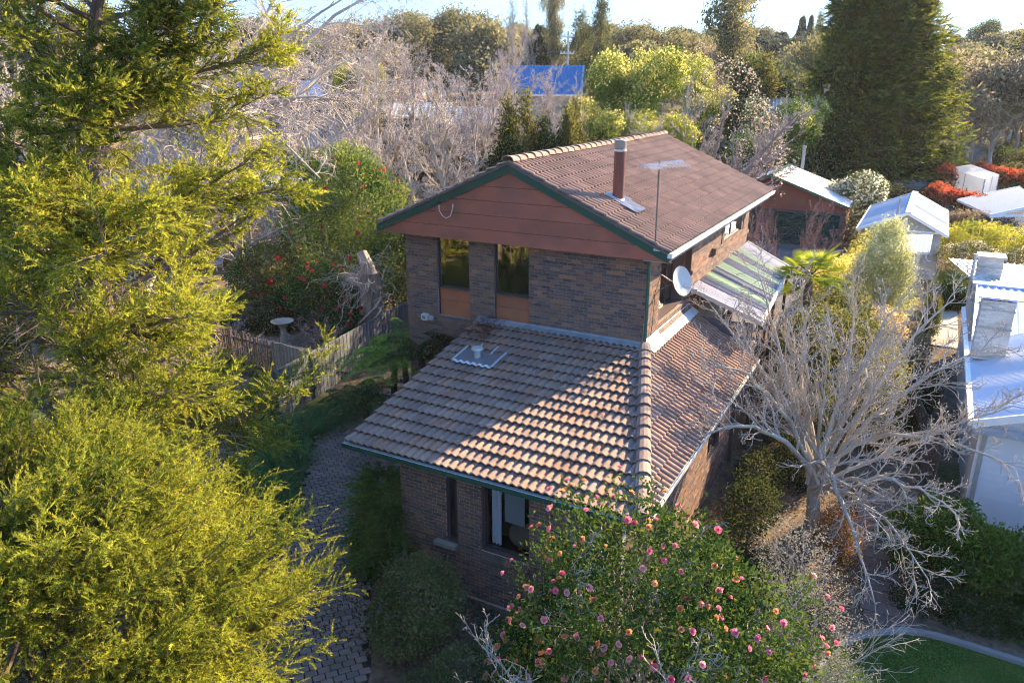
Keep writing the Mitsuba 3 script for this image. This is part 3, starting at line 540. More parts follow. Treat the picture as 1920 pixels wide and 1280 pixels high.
# ---------------------------------------------------------------- vegetation builders
def rnd_unit(rng, n):
    v = rng.normal(size=(n, 3)); return v/np.linalg.norm(v, axis=1, keepdims=True)
def nrm(v): return v/(np.linalg.norm(v, axis=-1, keepdims=True)+1e-9)
def grow(rng, P0, D, L, R0, R1, K, wander=.2, trop=(0, 0, 0), kink=0.0):
    """M wandering shoots: points (M,K,3) and radii (M,K)."""
    M = len(P0); P = np.empty((M, K, 3)); P[:, 0] = P0; d = nrm(np.asarray(D, float)); st = (np.asarray(L)/(K-1))[:, None]; trop = np.asarray(trop, float)
    for k in range(1, K):
        d = nrm(d+rng.normal(size=(M, 3))*wander+trop*1.0); P[:, k] = P[:, k-1]+d*st
    t = np.linspace(0, 1, K); R = np.asarray(R0)[:, None]*(1-t)+np.asarray(R1)[:, None]*t
    return P, R
def spawn(rng, P, R, n, t0, t1, spread, lr, rr, up=0.0, flat=None, lf=.55, even=True):
    """n side shoots along each parent between t0 and t1: start, direction, length, radius."""
    M, K, _ = P.shape; t = (np.linspace(t0, t1, n)[None]+rng.uniform(-.5, .5, (M, n))*(t1-t0)/max(n, 1)) if even else rng.uniform(t0, t1, (M, n))
    t = np.clip(t, 0.001, .999); x = t*(K-1); k = x.astype(int); fr = (x-k)[..., None]; m = np.arange(M)[:, None]
    S = P[m, k]*(1-fr)+P[m, k+1]*fr; tan = nrm(P[m, k+1]-P[m, k]); rad = R[m, k]*(1-fr[..., 0])+R[m, k+1]*fr[..., 0]
    q = rng.normal(size=S.shape)
    if flat is not None: q = q*np.asarray(flat)
    q = nrm(q-(q*tan).sum(-1, keepdims=True)*tan); a = rng.uniform(spread[0], spread[1], (M, n, 1))
    D = nrm(tan*np.cos(a)+q*np.sin(a)+np.array([0, 0, up])); Lp = np.linalg.norm(P[:, -1]-P[:, 0], axis=1)[:, None]
    L = Lp*lr*(1-lf*t)*rng.uniform(.65, 1.25, (M, n)); r = np.minimum(rad*rr, rad)
    return S.reshape(-1, 3), D.reshape(-1, 3), L.ravel(), r.ravel()
def vcol(rng, n, per, a, b, p=None, scale=1.0):
    """One colour per piece, repeated for its vertices; mixed between a and b by a patchy noise."""
    t = rng.random((n, 1)) if p is None else np.clip((nfbm(np.asarray(p)*scale, 3)[:, None]-.5)*2.6+.5+rng.normal(size=(n, 1))*.22, 0, 1)
    c = np.asarray(a)*(1-t)+np.asarray(b)*t; return np.repeat(c*(1+.18*rng.normal(size=(n, 1))).clip(.5, 1.6), per, 0)
def leaves(P, D, L, Wd, rng, roll=None, droop=0.0, bend=.12):
    """Pointed leaves, two triangles folded along the midrib: 4 vertices each."""
    n = len(P); D = nrm(D+np.array([0, 0, -droop])); s = nrm(np.cross(D, rnd_unit(rng, n) if roll is None else roll)); u = np.cross(s, D); L = np.broadcast_to(L, n)[:, None]; Wd = np.broadcast_to(Wd, n)[:, None]
    mid = P+D*L*.48; V = np.stack([P, mid-s*Wd/2+u*L*bend, P+D*L, mid+s*Wd/2+u*L*bend], 1).reshape(-1, 3); b = np.arange(n)[:, None]*4
    return V, np.vstack([b+[0, 1, 2], b+[0, 2, 3]])
def blades(P, D, L, Wd, rng, roll=None):
    """Narrow one-triangle needles or scale-leaf tufts."""
    n = len(P); D = nrm(D); s = nrm(np.cross(D, rnd_unit(rng, n) if roll is None else roll)); L = np.broadcast_to(L, n)[:, None]; Wd = np.broadcast_to(Wd, n)[:, None]
    V = np.stack([P-s*Wd/2, P+s*Wd/2, P+D*L], 1).reshape(-1, 3); return V, np.arange(3*n).reshape(-1, 3)
def sprays(rng, P, D, L, m, up, leaf, wd, c0, c1, scale=.5, flatness=.5, tip=None, angle=.75):
    """Feathery sprays: each an axis with m blades alternating to both sides."""
    n = len(P); D = nrm(D); L = np.broadcast_to(L, n); up = nrm(np.broadcast_to(up, (n, 3))+rng.normal(size=(n, 3))*.35); s = nrm(np.cross(D, up)); u = np.cross(s, D)
    t = (np.arange(m)+.5)/m; sg = np.where(np.arange(m) % 2, 1.0, -1.0)
    pos = P[:, None]+D[:, None]*(L[:, None]*t)[..., None]+u[:, None]*(-(.22*t*t)*L[:, None])[..., None]
    a = angle*(1-.45*t)[None, :, None]*rng.uniform(.7, 1.3, (n, m, 1))
    d = D[:, None]*np.cos(a)+s[:, None]*np.sin(a)*sg[None, :, None]+u[:, None]*rng.normal(size=(n, m, 1))*flatness
    ln = leaf*(1.15-.55*t)[None]*rng.uniform(.7, 1.35, (n, m)); V, F = blades(pos.reshape(-1, 3), d.reshape(-1, 3), ln.ravel(), wd, rng)
    C = vcol(rng, n, 1, c0, c1, P, scale); C = np.repeat(C[:, None], m, 1)
    if tip is not None: w = np.clip((t-.5)*2, 0, 1)[None, :, None]*rng.random((n, 1, 1)); C = C*(1-w)+np.asarray(tip)*w
    return V, F, np.repeat(C.reshape(-1, 3), 3, 0).clip(.004, .9)
def put_mesh(key, V, F, C, bsdf, smooth=False): return put(key, mikit.ply((V, F), bsdf, smooth, color=np.broadcast_to(C, V.shape)))
def join(*ms):
    n, V, F, C = 0, [], [], []
    for v, f, c in ms: V.append(v); F.append(np.asarray(f)+n); C.append(np.broadcast_to(c, v.shape)); n += len(v)
    return np.vstack(V), np.vstack(F), np.vstack(C)
def wood(rng, levels, c, S=(8, 6, 4, 3, 3)):
    out = []
    for q, (P, R) in enumerate(levels):
        v, f = tubes(P, R, S[min(q, len(S)-1)]); n = nnoise(v*3.1)[:, None]; out.append((v, f, np.asarray(c)*(.7+.6*n)))
    return out
def skeleton(rng, H, R, spec, lean=(0, 0, 1), stems=1, K0=9, wander0=.06, at0=(0, 0, 0), fan=.35):
    """spec rows: children, t0, t1, spread, length ratio, radius ratio, K, wander, tropism, up"""
    D = nrm(np.asarray(lean, float)+rng.normal(size=(stems, 3))*[fan, fan, .05]*(stems > 1)); lv = [grow(rng, np.tile(at0, (stems, 1))+rng.normal(size=(stems, 3))*[.06, .06, 0]*(stems > 1), D, np.full(stems, H)*rng.uniform(.85, 1.1, stems), np.full(stems, R), np.full(stems, R*.25), K0, wander0)]
    for (n, t0, t1, sp, lr, rr, K, wa, tr, up) in spec:
        P, Rr = lv[-1]; S, Dd, L, r = spawn(rng, P, Rr, n, t0, t1, sp, lr, rr, up); r = np.maximum(r, .004); lv.append(grow(rng, S, Dd, L, r, np.maximum(r*.3, .003), K, wa, (0, 0, tr)))
    return lv
def scale_levels(lv, k): return [(P*k, R*k) for P, R in lv]
def blob_points(rng, n, lobes, shell=.55):
    """Points in the outer part of overlapping ellipsoids; returns points and outward directions."""
    lobes = np.asarray(lobes, float); vol = np.prod(lobes[:, 3:6], axis=1)**(2/3); q = rng.choice(len(lobes), n, p=vol/vol.sum()); d = rnd_unit(rng, n); r = rng.uniform(shell, 1.0, (n, 1))**.6
    r = r*(1+.22*(nfbm(d*2.3+q[:, None]*3.1, 3)[:, None]-.5)*2); o = d*lobes[q, 3:6]; P = lobes[q, :3]+o*r; deep = np.zeros(n, bool)
    for k in range(len(lobes)):
        e = np.linalg.norm((P-lobes[k, :3])/lobes[k, 3:6], axis=1); deep |= (e < shell*.8) & (q != k)
    return P[~deep], nrm(d[~deep]+.0)
def bark_only(rng, H, R, c, K=8, lean=(0, 0, 1)):
    lv = [grow(rng, np.zeros((1, 3)), np.array([lean], float), np.array([H]), np.array([R]), np.array([R*.4]), K, .05)]; return join(*wood(rng, lv, c, (8,)))

KINDS, KH = {}, {}
def kind(name, **parts):   # parts: (V, F, C, bsdf)
    KH[name] = max(float(np.quantile(m[0][:, 2], .997)) for m in parts.values()); KINDS[name] = {p: mikit.ply((m[0], m[1]), m[3], False, color=np.broadcast_to(m[2], m[0].shape).clip(.003, .95)) for p, m in parts.items()}
def plant(kd, name, label, cat, pos, height=1.0, rot=0.0, wide=1.0, group=None, base=1.0, tilt=(0, 0), kind_=None):
    """One thing of a kind that was built 1 unit ('base' metres) tall."""
    k = thing(name, label, cat, group, kind_); s = height/base
    M = T().translate([float(x) for x in pos]).rotate([0, 0, 1], rot).rotate([1, 0, 0], tilt[0]).rotate([0, 1, 0], tilt[1]).scale([s*wide, s*wide, s])
    for p, d in KINDS[kd].items(): put(k+'__'+p, {**d, 'to_world': M})
    return k

# --- kinds that stand more than once
def make_bare(seed, H=10.0, R=.16, n1=13, stems=1, c=(.36, .31, .26), ct=(.50, .425, .375), fine=1.0, spread=(.45, .95), lean=(0, 0, 1), up=.12, n4=8, n2=8, n3=7):
    r = np.random.default_rng(seed)
    lv = skeleton(r, H*.82, R, [(n1, .22, .98, spread, .50, .50, 8, .13, .05, up), (n2, .15, 1.0, (.4, .95), .48, .55, 6, .16, .04, .08), (n3, .15, 1.0, (.35, .95), .50, .55, 5, .2, .03, .05), (n4, .1, 1.0, (.3, .9), .55, .6, 3, .2, .02, .02)], lean, stems, fan=.5)
    for q in (3, 4): lv[q] = (lv[q][0], np.maximum(lv[q][1], .0075*fine if q == 3 else .0052*fine))
    w = wood(r, lv, c); tw_ = wood(r, lv[3:], ct, (3, 3)); a, b = join(*w[:3]), join(*tw_)
    return dict(trunk=(*a, 'bark'), twigs=(*b, 'bark'))
kind('bare_a', **make_bare(21)); kind('bare_b', **make_bare(22, stems=3, R=.11, n1=9, n4=5)); kind('bare_c', **make_bare(23, 10, .13, 15, c=(.32, .27, .24), ct=(.50, .43, .40), spread=(.3, .7), up=.25))
kind('bare_low', **make_bare(24, 10, .16, 5, stems=7, c=(.22, .17, .15), ct=(.40, .32, .29), fine=2.6, spread=(.3, .8), up=.1, n4=6, n2=5, n3=5)); kind('bare_red', **make_bare(25, 10, .085, 10, stems=4, c=(.26, .19, .165), ct=(.34, .20, .17), fine=1.5, spread=(.25, .7), up=.22, n4=5, n2=7, n3=5))
def make_leafy(seed, lobes, n, leaf, wd, c0, c1, trunkR=.2, H=10, bark=(.2, .17, .14), limbs=9, shell=.5, tuft=5, bs='foliage', scale=.6, up=.35, hang=0.0, trunk_h=.8):
    r = np.random.default_rng(seed); P, D = blob_points(r, n, lobes, shell); nn_ = len(P)
    Q = np.repeat(P, tuft, 0)+r.normal(size=(nn_*tuft, 3))*leaf*.8; DD = nrm(np.repeat(D, tuft, 0)*.6+r.normal(size=(nn_*tuft, 3))*.8+np.array([0, 0, up-hang]))
    v, f = leaves(Q, DD, leaf*r.uniform(.6, 1.35, len(Q)), wd*r.uniform(.7, 1.3, len(Q)), r); c = np.repeat(vcol(r, nn_, 1, c0, c1, P, scale), tuft*4, 0)
    lv = skeleton(r, H*trunk_h, trunkR, [(limbs, .25, .98, (.4, .9), .5, .5, 7, .12, .03, .15), (5, .3, 1, (.4, .9), .5, .5, 5, .15, .02, .1), (4, .3, 1, (.4, .9), .5, .5, 4, .15, 0, 0)])
    return dict(trunk=(*join(*wood(r, lv, bark)), 'bark'), crown=(v, f, c, bs))
rl = np.random.default_rng(77)
def lobeset(n, R, z0, z1, r0, r1, flat=.75): return [(*(rl.normal(size=2)*R*.5), rl.uniform(z0, z1), *(lambda q: (q, q, q*flat))(rl.uniform(r0, r1))) for _ in range(n)]
GUM0, GUM1 = (.15, .155, .075), (.27, .24, .125)
kind('gum_round', **make_leafy(31, lobeset(16, 3.6, 4.5, 9, 1.2, 2.1), 2600, .42, .15, GUM0, GUM1, .2, bark=(.32, .28, .24), shell=.4, tuft=4, up=0, hang=.15))
kind('gum_tall', **make_leafy(32, lobeset(18, 2.6, 4.0, 9.6, .7, 1.3, .6), 1500, .36, .13, (.13, .14, .065), (.27, .24, .115), .17, bark=(.3, .25, .21), shell=.3, tuft=4, up=0, hang=.2, trunk_h=.95))
kind('gum_grey', **make_leafy(33, lobeset(20, 3.8, 3.5, 9, 1.0, 1.8), 1900, .42, .14, (.22, .195, .13), (.36, .30, .20), .18, bark=(.4, .36, .32), shell=.3, tuft=4, up=0, hang=.1))
kind('dark_bush', **make_leafy(34, lobeset(12, 3.2, 3, 8, 1.6, 2.4), 3400, .38, .2, (.05, .085, .026), (.12, .14, .045), .2, shell=.55, tuft=4))
def make_cypress(seed, R, c0, c1, tip=None, n=5200, m=7, leaf=.34, wd=.12, cone=True, H=10, up=.9, rag=.3, bark=(.13, .1, .08)):
    r = np.random.default_rng(seed); h = r.random(n)**.8; a = r.uniform(0, 2*np.pi, n); prof = (1-h)**.75*(.35+.65*np.minimum(1, h*8)) if cone else np.sqrt(np.clip(1-(2*h-1)**2, .03, 1))**.8
    rad = R*prof*(.72+.38*r.random(n))*(1+rag*(nfbm(np.column_stack([np.cos(a)*1.6, np.sin(a)*1.6, h*7]), 3)-.5)*2)
    P = np.column_stack([np.cos(a)*rad, np.sin(a)*rad, .25+h*(H-.4)]); D = nrm(np.column_stack([np.cos(a), np.sin(a), np.full(n, up)])+r.normal(size=(n, 3))*.3)
    v, f, c = sprays(r, P, D, .75*r.uniform(.6, 1.3, n), m, np.column_stack([-np.sin(a), np.cos(a), a*0]), leaf, wd, c0, c1, .7, .35, tip)
    return dict(trunk=(*bark_only(r, H*.93, .16, bark), 'bark'), crown=(v, f, c, 'foliage'))
rq = np.random.default_rng(78); _c = lambda R, n: [(*(rq.normal(size=2)*R*(1-.6*q/n)), 1.0+8.3*q/n, *(R*(1-.72*q/n)*rq.uniform(.75, 1.2),)*2, rq.uniform(.9, 1.5)) for q in range(n)]
kind('dark_cypress', **make_leafy(41, _c(1.25, 13), 3000, .34, .12, (.035, .055, .02), (.10, .12, .034), .16, bark=(.13, .1, .08), shell=.4, tuft=5, up=-.1, limbs=6)); kind('slim_cypress', **make_leafy(42, _c(1.0, 13), 2600, .32, .11, (.05, .07, .022), (.19, .17, .045), .14, bark=(.13, .1, .08), shell=.4, tuft=5, up=.2, limbs=6))
kind('far_conifer', **make_cypress(43, 2.6, (.05, .07, .04), (.10, .115, .055), n=2600, m=7, leaf=.6, wd=.22, up=.2))
kind('open_pine', **make_leafy(44, [(rl.normal()*.9*(1-h)*2.0, rl.normal()*.9*(1-h)*2.0, 2.2+7.6*h, (1.5*(1-h)+.5), (1.5*(1-h)+.5), .42) for h in np.linspace(0, 1, 15)], 1200, .4, .12, (.08, .10, .04), (.18, .18, .07), .16, shell=.2, tuft=5, trunk_h=.97, limbs=14))

WAT0, WAT1, WAT2 = (.10, .16, .03), (.24, .27, .05), (.62, .56, .14)
def make_wattle(seed):
    r = np.random.default_rng(seed); lobes = [(*(r.normal(size=2)*1.7), r.uniform(4.2, 8.6), *(lambda q: (q, q, q*.85))(r.uniform(.9, 1.5))) for _ in range(22)]; d = make_leafy(seed, lobes, 5200, .22, .08, WAT0, WAT1, .17, shell=.45, tuft=4, up=.2)
    P, D = blob_points(r, 4200, lobes, .86); keep = (D[:, 2] > -.15) & (nfbm(P*.9, 3)+.18*D[:, 2]+.12*D[:, 0] > .50); P, D = P[keep], D[keep]; Q = np.repeat(P, 6, 0)+r.normal(size=(len(P)*6, 3))*.16; v, f = leaves(Q, rnd_unit(r, len(Q)), .14, .10, r); d['blossom'] = (v, f, vcol(r, len(Q), 4, (.52, .46, .09), (.80, .74, .30)), 'foliage'); return d
kind('wattle', **make_wattle(51))
kind('far_round', **make_leafy(61, lobeset(9, 3.4, 4.5, 8.6, 1.6, 2.5), 1500, .55, .30, (.14, .15, .08), (.26, .23, .125), .22, shell=.4, tuft=4, limbs=4)); kind('far_grey', **make_leafy(62, lobeset(10, 3.4, 4, 9, 1.2, 2.1), 1200, .50, .26, (.22, .20, .14), (.34, .28, .20), .2, (.3) if False else 10, shell=.3, tuft=3, limbs=5)); kind('far_dark', **make_cypress(63, 2.7, (.05, .07, .05), (.09, .115, .065), n=900, m=6, leaf=.9, wd=.4, up=.2))
# ---------------------------------------------------------------- other buildings and garden structures
def onY(u, v, y): d = FW+RT*((u-960)/FPX)-UP*((v-640)/FPX); return CAM+d*((y-CAM[1])/d[1])
def onZ(u, v, z): d = FW+RT*((u-960)/FPX)-UP*((v-640)/FPX); return CAM+d*((z-CAM[2])/d[2])
WHITE = rgb(.66, .67, .68); CREAM = rgb(.50, .475, .43)
def corrugated(m, a, b, c, d, c_, pitch=.16, amp=.016, per=4, thick=True):
    """Ribbed sheet over eave a-b and ridge d-c; ribs run from eave to ridge."""
    a, b, c, d = (np.asarray(p, float) for p in (a, b, c, d)); L = np.linalg.norm(b-a); n = max(int(L/pitch)*per, 8); t = np.linspace(0, 1, n)[:, None]
    N = unit(np.cross(b-a, d-a)); N = N if N[2] > 0 else -N; h = (np.abs(np.sin(np.linspace(0, np.pi*L/pitch, n)))**2.5)[:, None]*N*amp*1.6
    lo, hi = a+(b-a)*t+h, d+(c-d)*t+h; q = np.arange(n-1); m.add(np.vstack([lo, hi]), np.stack([q, q+1, q+n+1, q+n], -1), c_)
def gable(key, O, w, dep, ze, za, wall_c, roof_c, ov=.35, trim=WHITE, pitch=.2, base=None, roof_bsdf='metal', names=('wall', 'roof', 'trim'), ridge_x=0.0):
    """Front gable centred on O (facing -y), ridge along y. Heights absolute."""
    x0, y0, g = O; L, R_ = x0-w/2, x0+w/2; xr = x0+ridge_x; base = g if base is None else base
    m = MB(); m.prism([(L, y0, base), (R_, y0, base), (R_, y0, ze), (xr, y0, za-.05), (L, y0, ze)], (0, .12, 0), wall_c); m.prism([(L, y0+dep, base), (L, y0+dep, ze), (xr, y0+dep, za-.05), (R_, y0+dep, ze), (R_, y0+dep, base)], (0, -.12, 0), wall_c)
    m.box((L, y0+.121, base), (L+.12, y0+dep-.121, ze-.02), wall_c); m.box((R_-.12, y0+.121, base), (R_, y0+dep-.121, ze-.02), wall_c); m.put(key+'__'+names[0], 'weathered')
    sl, sr = (za-ze)/(xr-L), (za-ze)/(R_-xr); r = MB()
    corrugated(r, (L-ov, y0-ov, ze-ov*sl), (L-ov, y0+dep+ov, ze-ov*sl), (xr, y0+dep+ov, za), (xr, y0-ov, za), roof_c, pitch); r.put(key+'__'+names[1], roof_bsdf, False)
    r = MB(); corrugated(r, (R_+ov, y0-ov, ze-ov*sr), (R_+ov, y0+dep+ov, ze-ov*sr), (xr, y0+dep+ov, za), (xr, y0-ov, za), roof_c, pitch); r.put(key+'__'+names[1]+'_001', roof_bsdf, False)
    t = MB()
    for xe, s in ((L-ov, sl), (R_+ov, sr)):
        t.beam((xe, y0-ov-.02, ze-ov*s-.05), (xr, y0-ov-.02, za-.05), .05, .17, trim); t.beam((xe, y0+dep+ov, ze-ov*s-.05), (xr, y0+dep+ov, za-.05), .05, .17, trim); t.beam((xe, y0-ov, ze-ov*s-.03), (xe, y0+dep+ov, ze-ov*s-.03), .12, .12, trim)
    t.beam((xr, y0-ov, za+.03), (xr, y0+dep+ov, za+.03), .36, .05, trim*1.05); t.put(key+'__'+names[2], 'satin')
# garage
gk = thing('garage', 'brick garage with white metal roof and two dark green roller doors', 'garage'); A = at(1446, 54, 328); Bq = onY(1592, 388, A[1]); g0 = float(ground_z(A[0], A[1]))
gw = 2*(Bq[0]-A[0]); gz = Bq[2]
gable(gk, (A[0], A[1]+.5, g0-.1), gw-1.0, 7.0, gz+.12, A[2], rgb(.27, .09, .06), rgb(.52, .53, .56), .5, GREEN*1.2, .28)
bk_ = gk+'__brick_pier'; m = MB(); cx = A[0]-.15
for x0_, x1_ in ((cx-.62, cx+.62), (cx+5.0, cx+5.35), (cx-5.35, cx-5.0)):
    for k in range(26):
        m.box((x0_+.004*(k % 2), A[1]+.40, g0+k*.086), (x1_, A[1]+.499, g0+k*.086+.076), BR[k % 5])
m.put(bk_, 'matte'); stuff(bk_)
for s_ in (-1, 1):
    m = MB(); xa, xb = (cx+.62, cx+5.0) if s_ > 0 else (cx-5.0, cx-.62)
    for k in range(24): m.prism([(xa, A[1]+.485, g0+k*.092), (xa, A[1]+.44, g0+k*.092+.04), (xa, A[1]+.485, g0+k*.092+.088)], (xb-xa, 0, 0), rgb(.006, .05, .042))
    k_ = part(gk, 'roller_door'); m.put(k_, 'satin')
m = MB(); m.box((A[0]-5.2, A[1]+.45, g0+2.22), (A[0]+5.2, A[1]+.497, g0+2.40), rgb(.10, .07, .06)); m.put(gk+'__lintel', 'matte')
m = MB(); fp = np.array([A[0]+1.0, A[1]+7.2, A[2]-.2]); m.tube([fp, fp+(0, 0, 1.6)], .12, rgb(.3, .3, .34), 10); m.tube([fp+(0, 0, 1.6), fp+(0, 0, 1.75)], .17, rgb(.3, .3, .34), 10); m.put(gk+'__flue', 'metal')
# paved yard in front of the garage
yk = struct('yard', 'paved yard between house and garage'); sheet(yk, [(A[0]-7, A[1]-.2), (A[0]+7, A[1]-.2), (2.5, 14), (.5, 12.5), (-8, 12.5), (-11, 20)], -.985, 'asphalt_mat')
# cream gabled shed and the small white shed
sk = thing('cream_shed', 'cream cement sheet shed with white gabled metal roof and a bent waste pipe', 'shed'); S0 = at(1704, 44, 399); Sr = onY(1778, 438, S0[1]); Sl = onY(1606, 432, S0[1]); sg = float(ground_z(S0[0], S0[1]))-.25
gable(sk, ((Sl[0]+Sr[0])/2, S0[1]+.3, sg), Sr[0]-Sl[0]-.6, 9.5, (Sr[2]+Sl[2])/2+.14, S0[2], CREAM*.92, rgb(.40, .425, .48), .3, WHITE*1.08, .12, ridge_x=S0[0]-(Sl[0]+Sr[0])/2)
yS = S0[1]+.28; m = MB(); zE = (Sr[2]+Sl[2])/2
m.box((Sl[0]+.3, yS-.03, zE-.02), (Sr[0]-.3, yS, zE+.10), WHITE); m.box((S0[0]-.10, yS-.03, zE+.10), (S0[0]+.02, yS, S0[2]-.3), WHITE)
for z in (sg+.5, sg+1.4): m.box((Sl[0]+.3, yS-.02, z), (Sr[0]-.3, yS, z+.05), CREAM*.6)
m.put(sk+'__batten', 'satin'); stuff(sk+'__batten')
pp = np.array([Sr[0]-.95, yS-.12, zE-.05]); m = MB(); m.tube([pp+(-.35, 0, 0), pp, pp+(.05, 0, -.3), pp+(.05, 0, -1.3), pp+(.12, 0, -1.5), pp+(.35, -.05, -1.55)], .05, WHITE, 8); m.tube([pp+(-1.9, -.05, -.1), pp+(-1.75, -.1, 2.0)], .06, rgb(.3, .3, .33), 8); m.put(sk+'__waste_pipe', 'satin')
ws = thing('white_shed', 'small white lean-to shed beside the cream shed', 'shed'); a_ = at(1662, 41, 452); wy = at(1728, 40, 545)[1]; q = [onY(u, v, wy) for u, v in ((1640, 470), (1742, 470))]; bz = float(ground_z(q[1][0], wy)); m = MB()
m.box((q[0][0], wy, bz-.1), (q[1][0]-.35, wy+1.9, q[1][2]-.05), rgb(.58, .60, .66)); m.put(ws+'__wall', 'matte')
m = MB(); corrugated(m, (q[0][0]-.2, wy-.25, q[0][2]+.02), (q[1][0], wy-.25, q[1][2]-.02), (q[1][0]+.05, wy+2.1, q[1][2]+.50), (q[0][0]-.2, wy+2.1, q[0][2]+.55), rgb(.55, .56, .60), .2, .005); m.put(ws+'__roof', 'metal')
m = MB(); m.beam((q[0][0]-.2, wy-.27, q[0][2]-.05), (q[1][0], wy-.27, q[1][2]-.08), .04, .14, WHITE); m.beam((q[1][0]+.02, wy-.25, q[1][2]-.06), (q[1][0]+.06, wy+2.1, q[1][2]+.44), .04, .14, WHITE); m.put(ws+'__fascia', 'satin')
m = MB(); m.box((q[1][0]-1.5, wy-.03, bz), (q[1][0]-.85, wy, bz+1.8), rgb(.42, .46, .52)); m.put(ws+'__door', 'satin')
dp = thing('patio_slab', 'pale concrete slab beside the cream shed', 'slab'); pc = at(1755, 36); m = MB(); m.box((pc[0]-.8, pc[1]-3, -1.05), (pc[0]+.9, pc[1]+3.5, -.95), rgb(.36, .34, .31)); m.put(dp, 'weathered')
# lattice pavilion at the right edge
lk_ = thing('lattice_pavilion', 'blue grey roofed pavilion with white lattice gable at the right edge', 'pavilion'); p0, p1, p2, p3 = at(1795, 62, 374), at(1912, 64, 350), at(1960, 54.5, 380), at(1857, 54, 402)
m = MB(); corrugated(m, p0, p3, p2, p1, rgb(.20, .235, .30), .35); m.put(lk_+'__roof', 'metal'); m = MB()
m.beam(p3+(0, 0, -.08), p2+(0, 0, -.08), .06, .2, WHITE); m.beam(p0+(0, 0, -.08), p3+(0, 0, -.08), .06, .16, WHITE); m.beam(p0+(0, 0, -.02), p1, .06, .12, WHITE)
pe = np.array([p2[0], p2[1], p3[2]]); ux = unit(pe-p3); Lx = np.linalg.norm(pe-p3)
m.beam(p3+(0, -.05, -.12), pe+(0, -.05, -.12), .08, .22, WHITE)
gz_ = float(ground_z(p3[0], p3[1]))
for t in (.05, .55, .98): pb = p3+(pe-p3)*t; m.box((pb[0]-.06, pb[1]-.06, gz_-.1), (pb[0]+.06, pb[1]+.06, p3[2]-.1), WHITE)
m.put(lk_+'__frame', 'satin'); m = MB()
for k in range(int(Lx/.16)+12):
    for s_ in (-1, 1):
        for (zlo, zhi) in ((p3[2]-1.5, p3[2]-.25),):
            x0_ = -1.2+k*.19 if s_ > 0 else k*.19; a = (x0_, zlo); b = (x0_+s_*1.25, zhi)
            pts = [p3+ux*x_+(0, -.02*s_, z_-p3[2]) for x_, z_ in (a, b)]
            if min(a[0], b[0]) > 0 and max(a[0], b[0]) < Lx: m.beam(pts[0], pts[1], .02, .035, WHITE, (0, 1, 0))
for k in range(int(Lx/.19)):
    h = (k*.19)/Lx*(p2[2]-p3[2])-.12
    if h > .1: pb = p3+ux*k*.19; m.beam(pb+(0, -.03, 0), pb+(0, -.03, h), .02, .035, WHITE, (0, 1, 0))
for h in np.arange(.12, p2[2]-p3[2]-.1, .17): x0_ = (h+.12)/(p2[2]-p3[2])*Lx; m.beam(p3+ux*x0_+(0, -.05, h), p3+ux*Lx+(0, -.05, h), .02, .035, WHITE, (0, 1, 0))
k_ = lk_+'__lattice'; m.put(k_, 'satin'); stuff(k_)
# white fabric tent inside the red hedge
tk = thing('fabric_tent', 'white fabric garden tent inside the clipped red hedge', 'tent'); q0, q1, q2, q3 = at(1771, 76, 350), at(1842, 70, 362), at(1869, 73.5, 350), at(1815, 80, 335); hT = 2.3
up_ = lambda p, h: p+(0, 0, h)
g_ = [np.array([p[0], p[1], float(ground_z(p[0], p[1]))]) for p in (q0, q1, q2, q3)]; tp = [up_(p, 2.5+(.0 if k in (1, 2) else .35)) for k, p in enumerate(g_)]; mid = sum(tp)/4+(0, 0, .5); m = MB(); fab = rgb(.86, .86, .85)
for k in range(4):
    k2 = (k+1) % 4; n = 14; ts = np.linspace(0, 1, n)[:, None]; outw = unit(np.cross(g_[k2]-g_[k], (0, 0, 1))); wv = (.05*np.sin(ts*29))*outw
    lo, hi = g_[k]+(g_[k2]-g_[k])*ts+wv, tp[k]+(tp[k2]-tp[k])*ts+wv*.3; a = np.arange(n-1); m.add(np.vstack([lo, hi]), np.stack([a, a+1, a+n+1, a+n], -1), fab)
m.put(tk+'__side_wall', 'foliage'); m = MB()
for k in range(4): m.add([tp[k]+(0, 0, .01), tp[(k+1) % 4]+(0, 0, .01), mid], [[0, 1, 2]], fab*1.05)
m.put(tk+'__canopy', 'foliage'); m = MB()
for k in range(4):
    m.tube([g_[k]+(0, 0, 0), tp[k]+(0, 0, .05)], .05, rgb(.25, .26, .28), 6); mm_ = (g_[k]+g_[(k+1) % 4])/2; m.tube([mm_, mm_+(0, 0, 2.6)], .045, rgb(.25, .26, .28), 6)
stuff(m.put(tk+'__pole', 'satin'))
# neighbour's white metal-roofed house at the right edge
rk = thing('white_roofed_house', 'white weatherboard house with corrugated white metal roofs and two chimneys', 'house'); RB = rgb(.50, .545, .63); RXL, RYF, RZ = 7.55, 3.2, 1.95
sN = .36; xr = 12.2; zr = RZ+(xr-RXL)*sN; yB = 10.2
m = MB(); m.prism([(RXL+.25, RYF+.35, G-.1), (xr, RYF+.35, G-.1), (xr, RYF+.35, zr-.05), (RXL+.25, RYF+.35, RZ+.02)], (0, .15, 0), rgb(.56, .57, .60)); m.box((RXL+.25, RYF+.501, G-.1), (RXL+.4, 18.5, RZ+.0), rgb(.33, .31, .285)); m.box((RXL+.25, 18.5, G-.1), (xr, 18.6, RZ+.6), rgb(.4, .39, .37)); m.put(rk+'__wall', 'matte')
for k in range(16):
    z = G+.05+k*.18
    if z > RZ-.1: break
    b0 = MB(); b0.prism([(RXL+.24, RYF+.35, z), (RXL+.24, RYF+.325, z), (RXL+.24, RYF+.342, z+.178), (RXL+.24, RYF+.35, z+.178)], (xr-RXL-.3, 0, 0), rgb(.56, .57, .61)); b0.put(part(rk+'__wall', 'weatherboard'), 'matte')
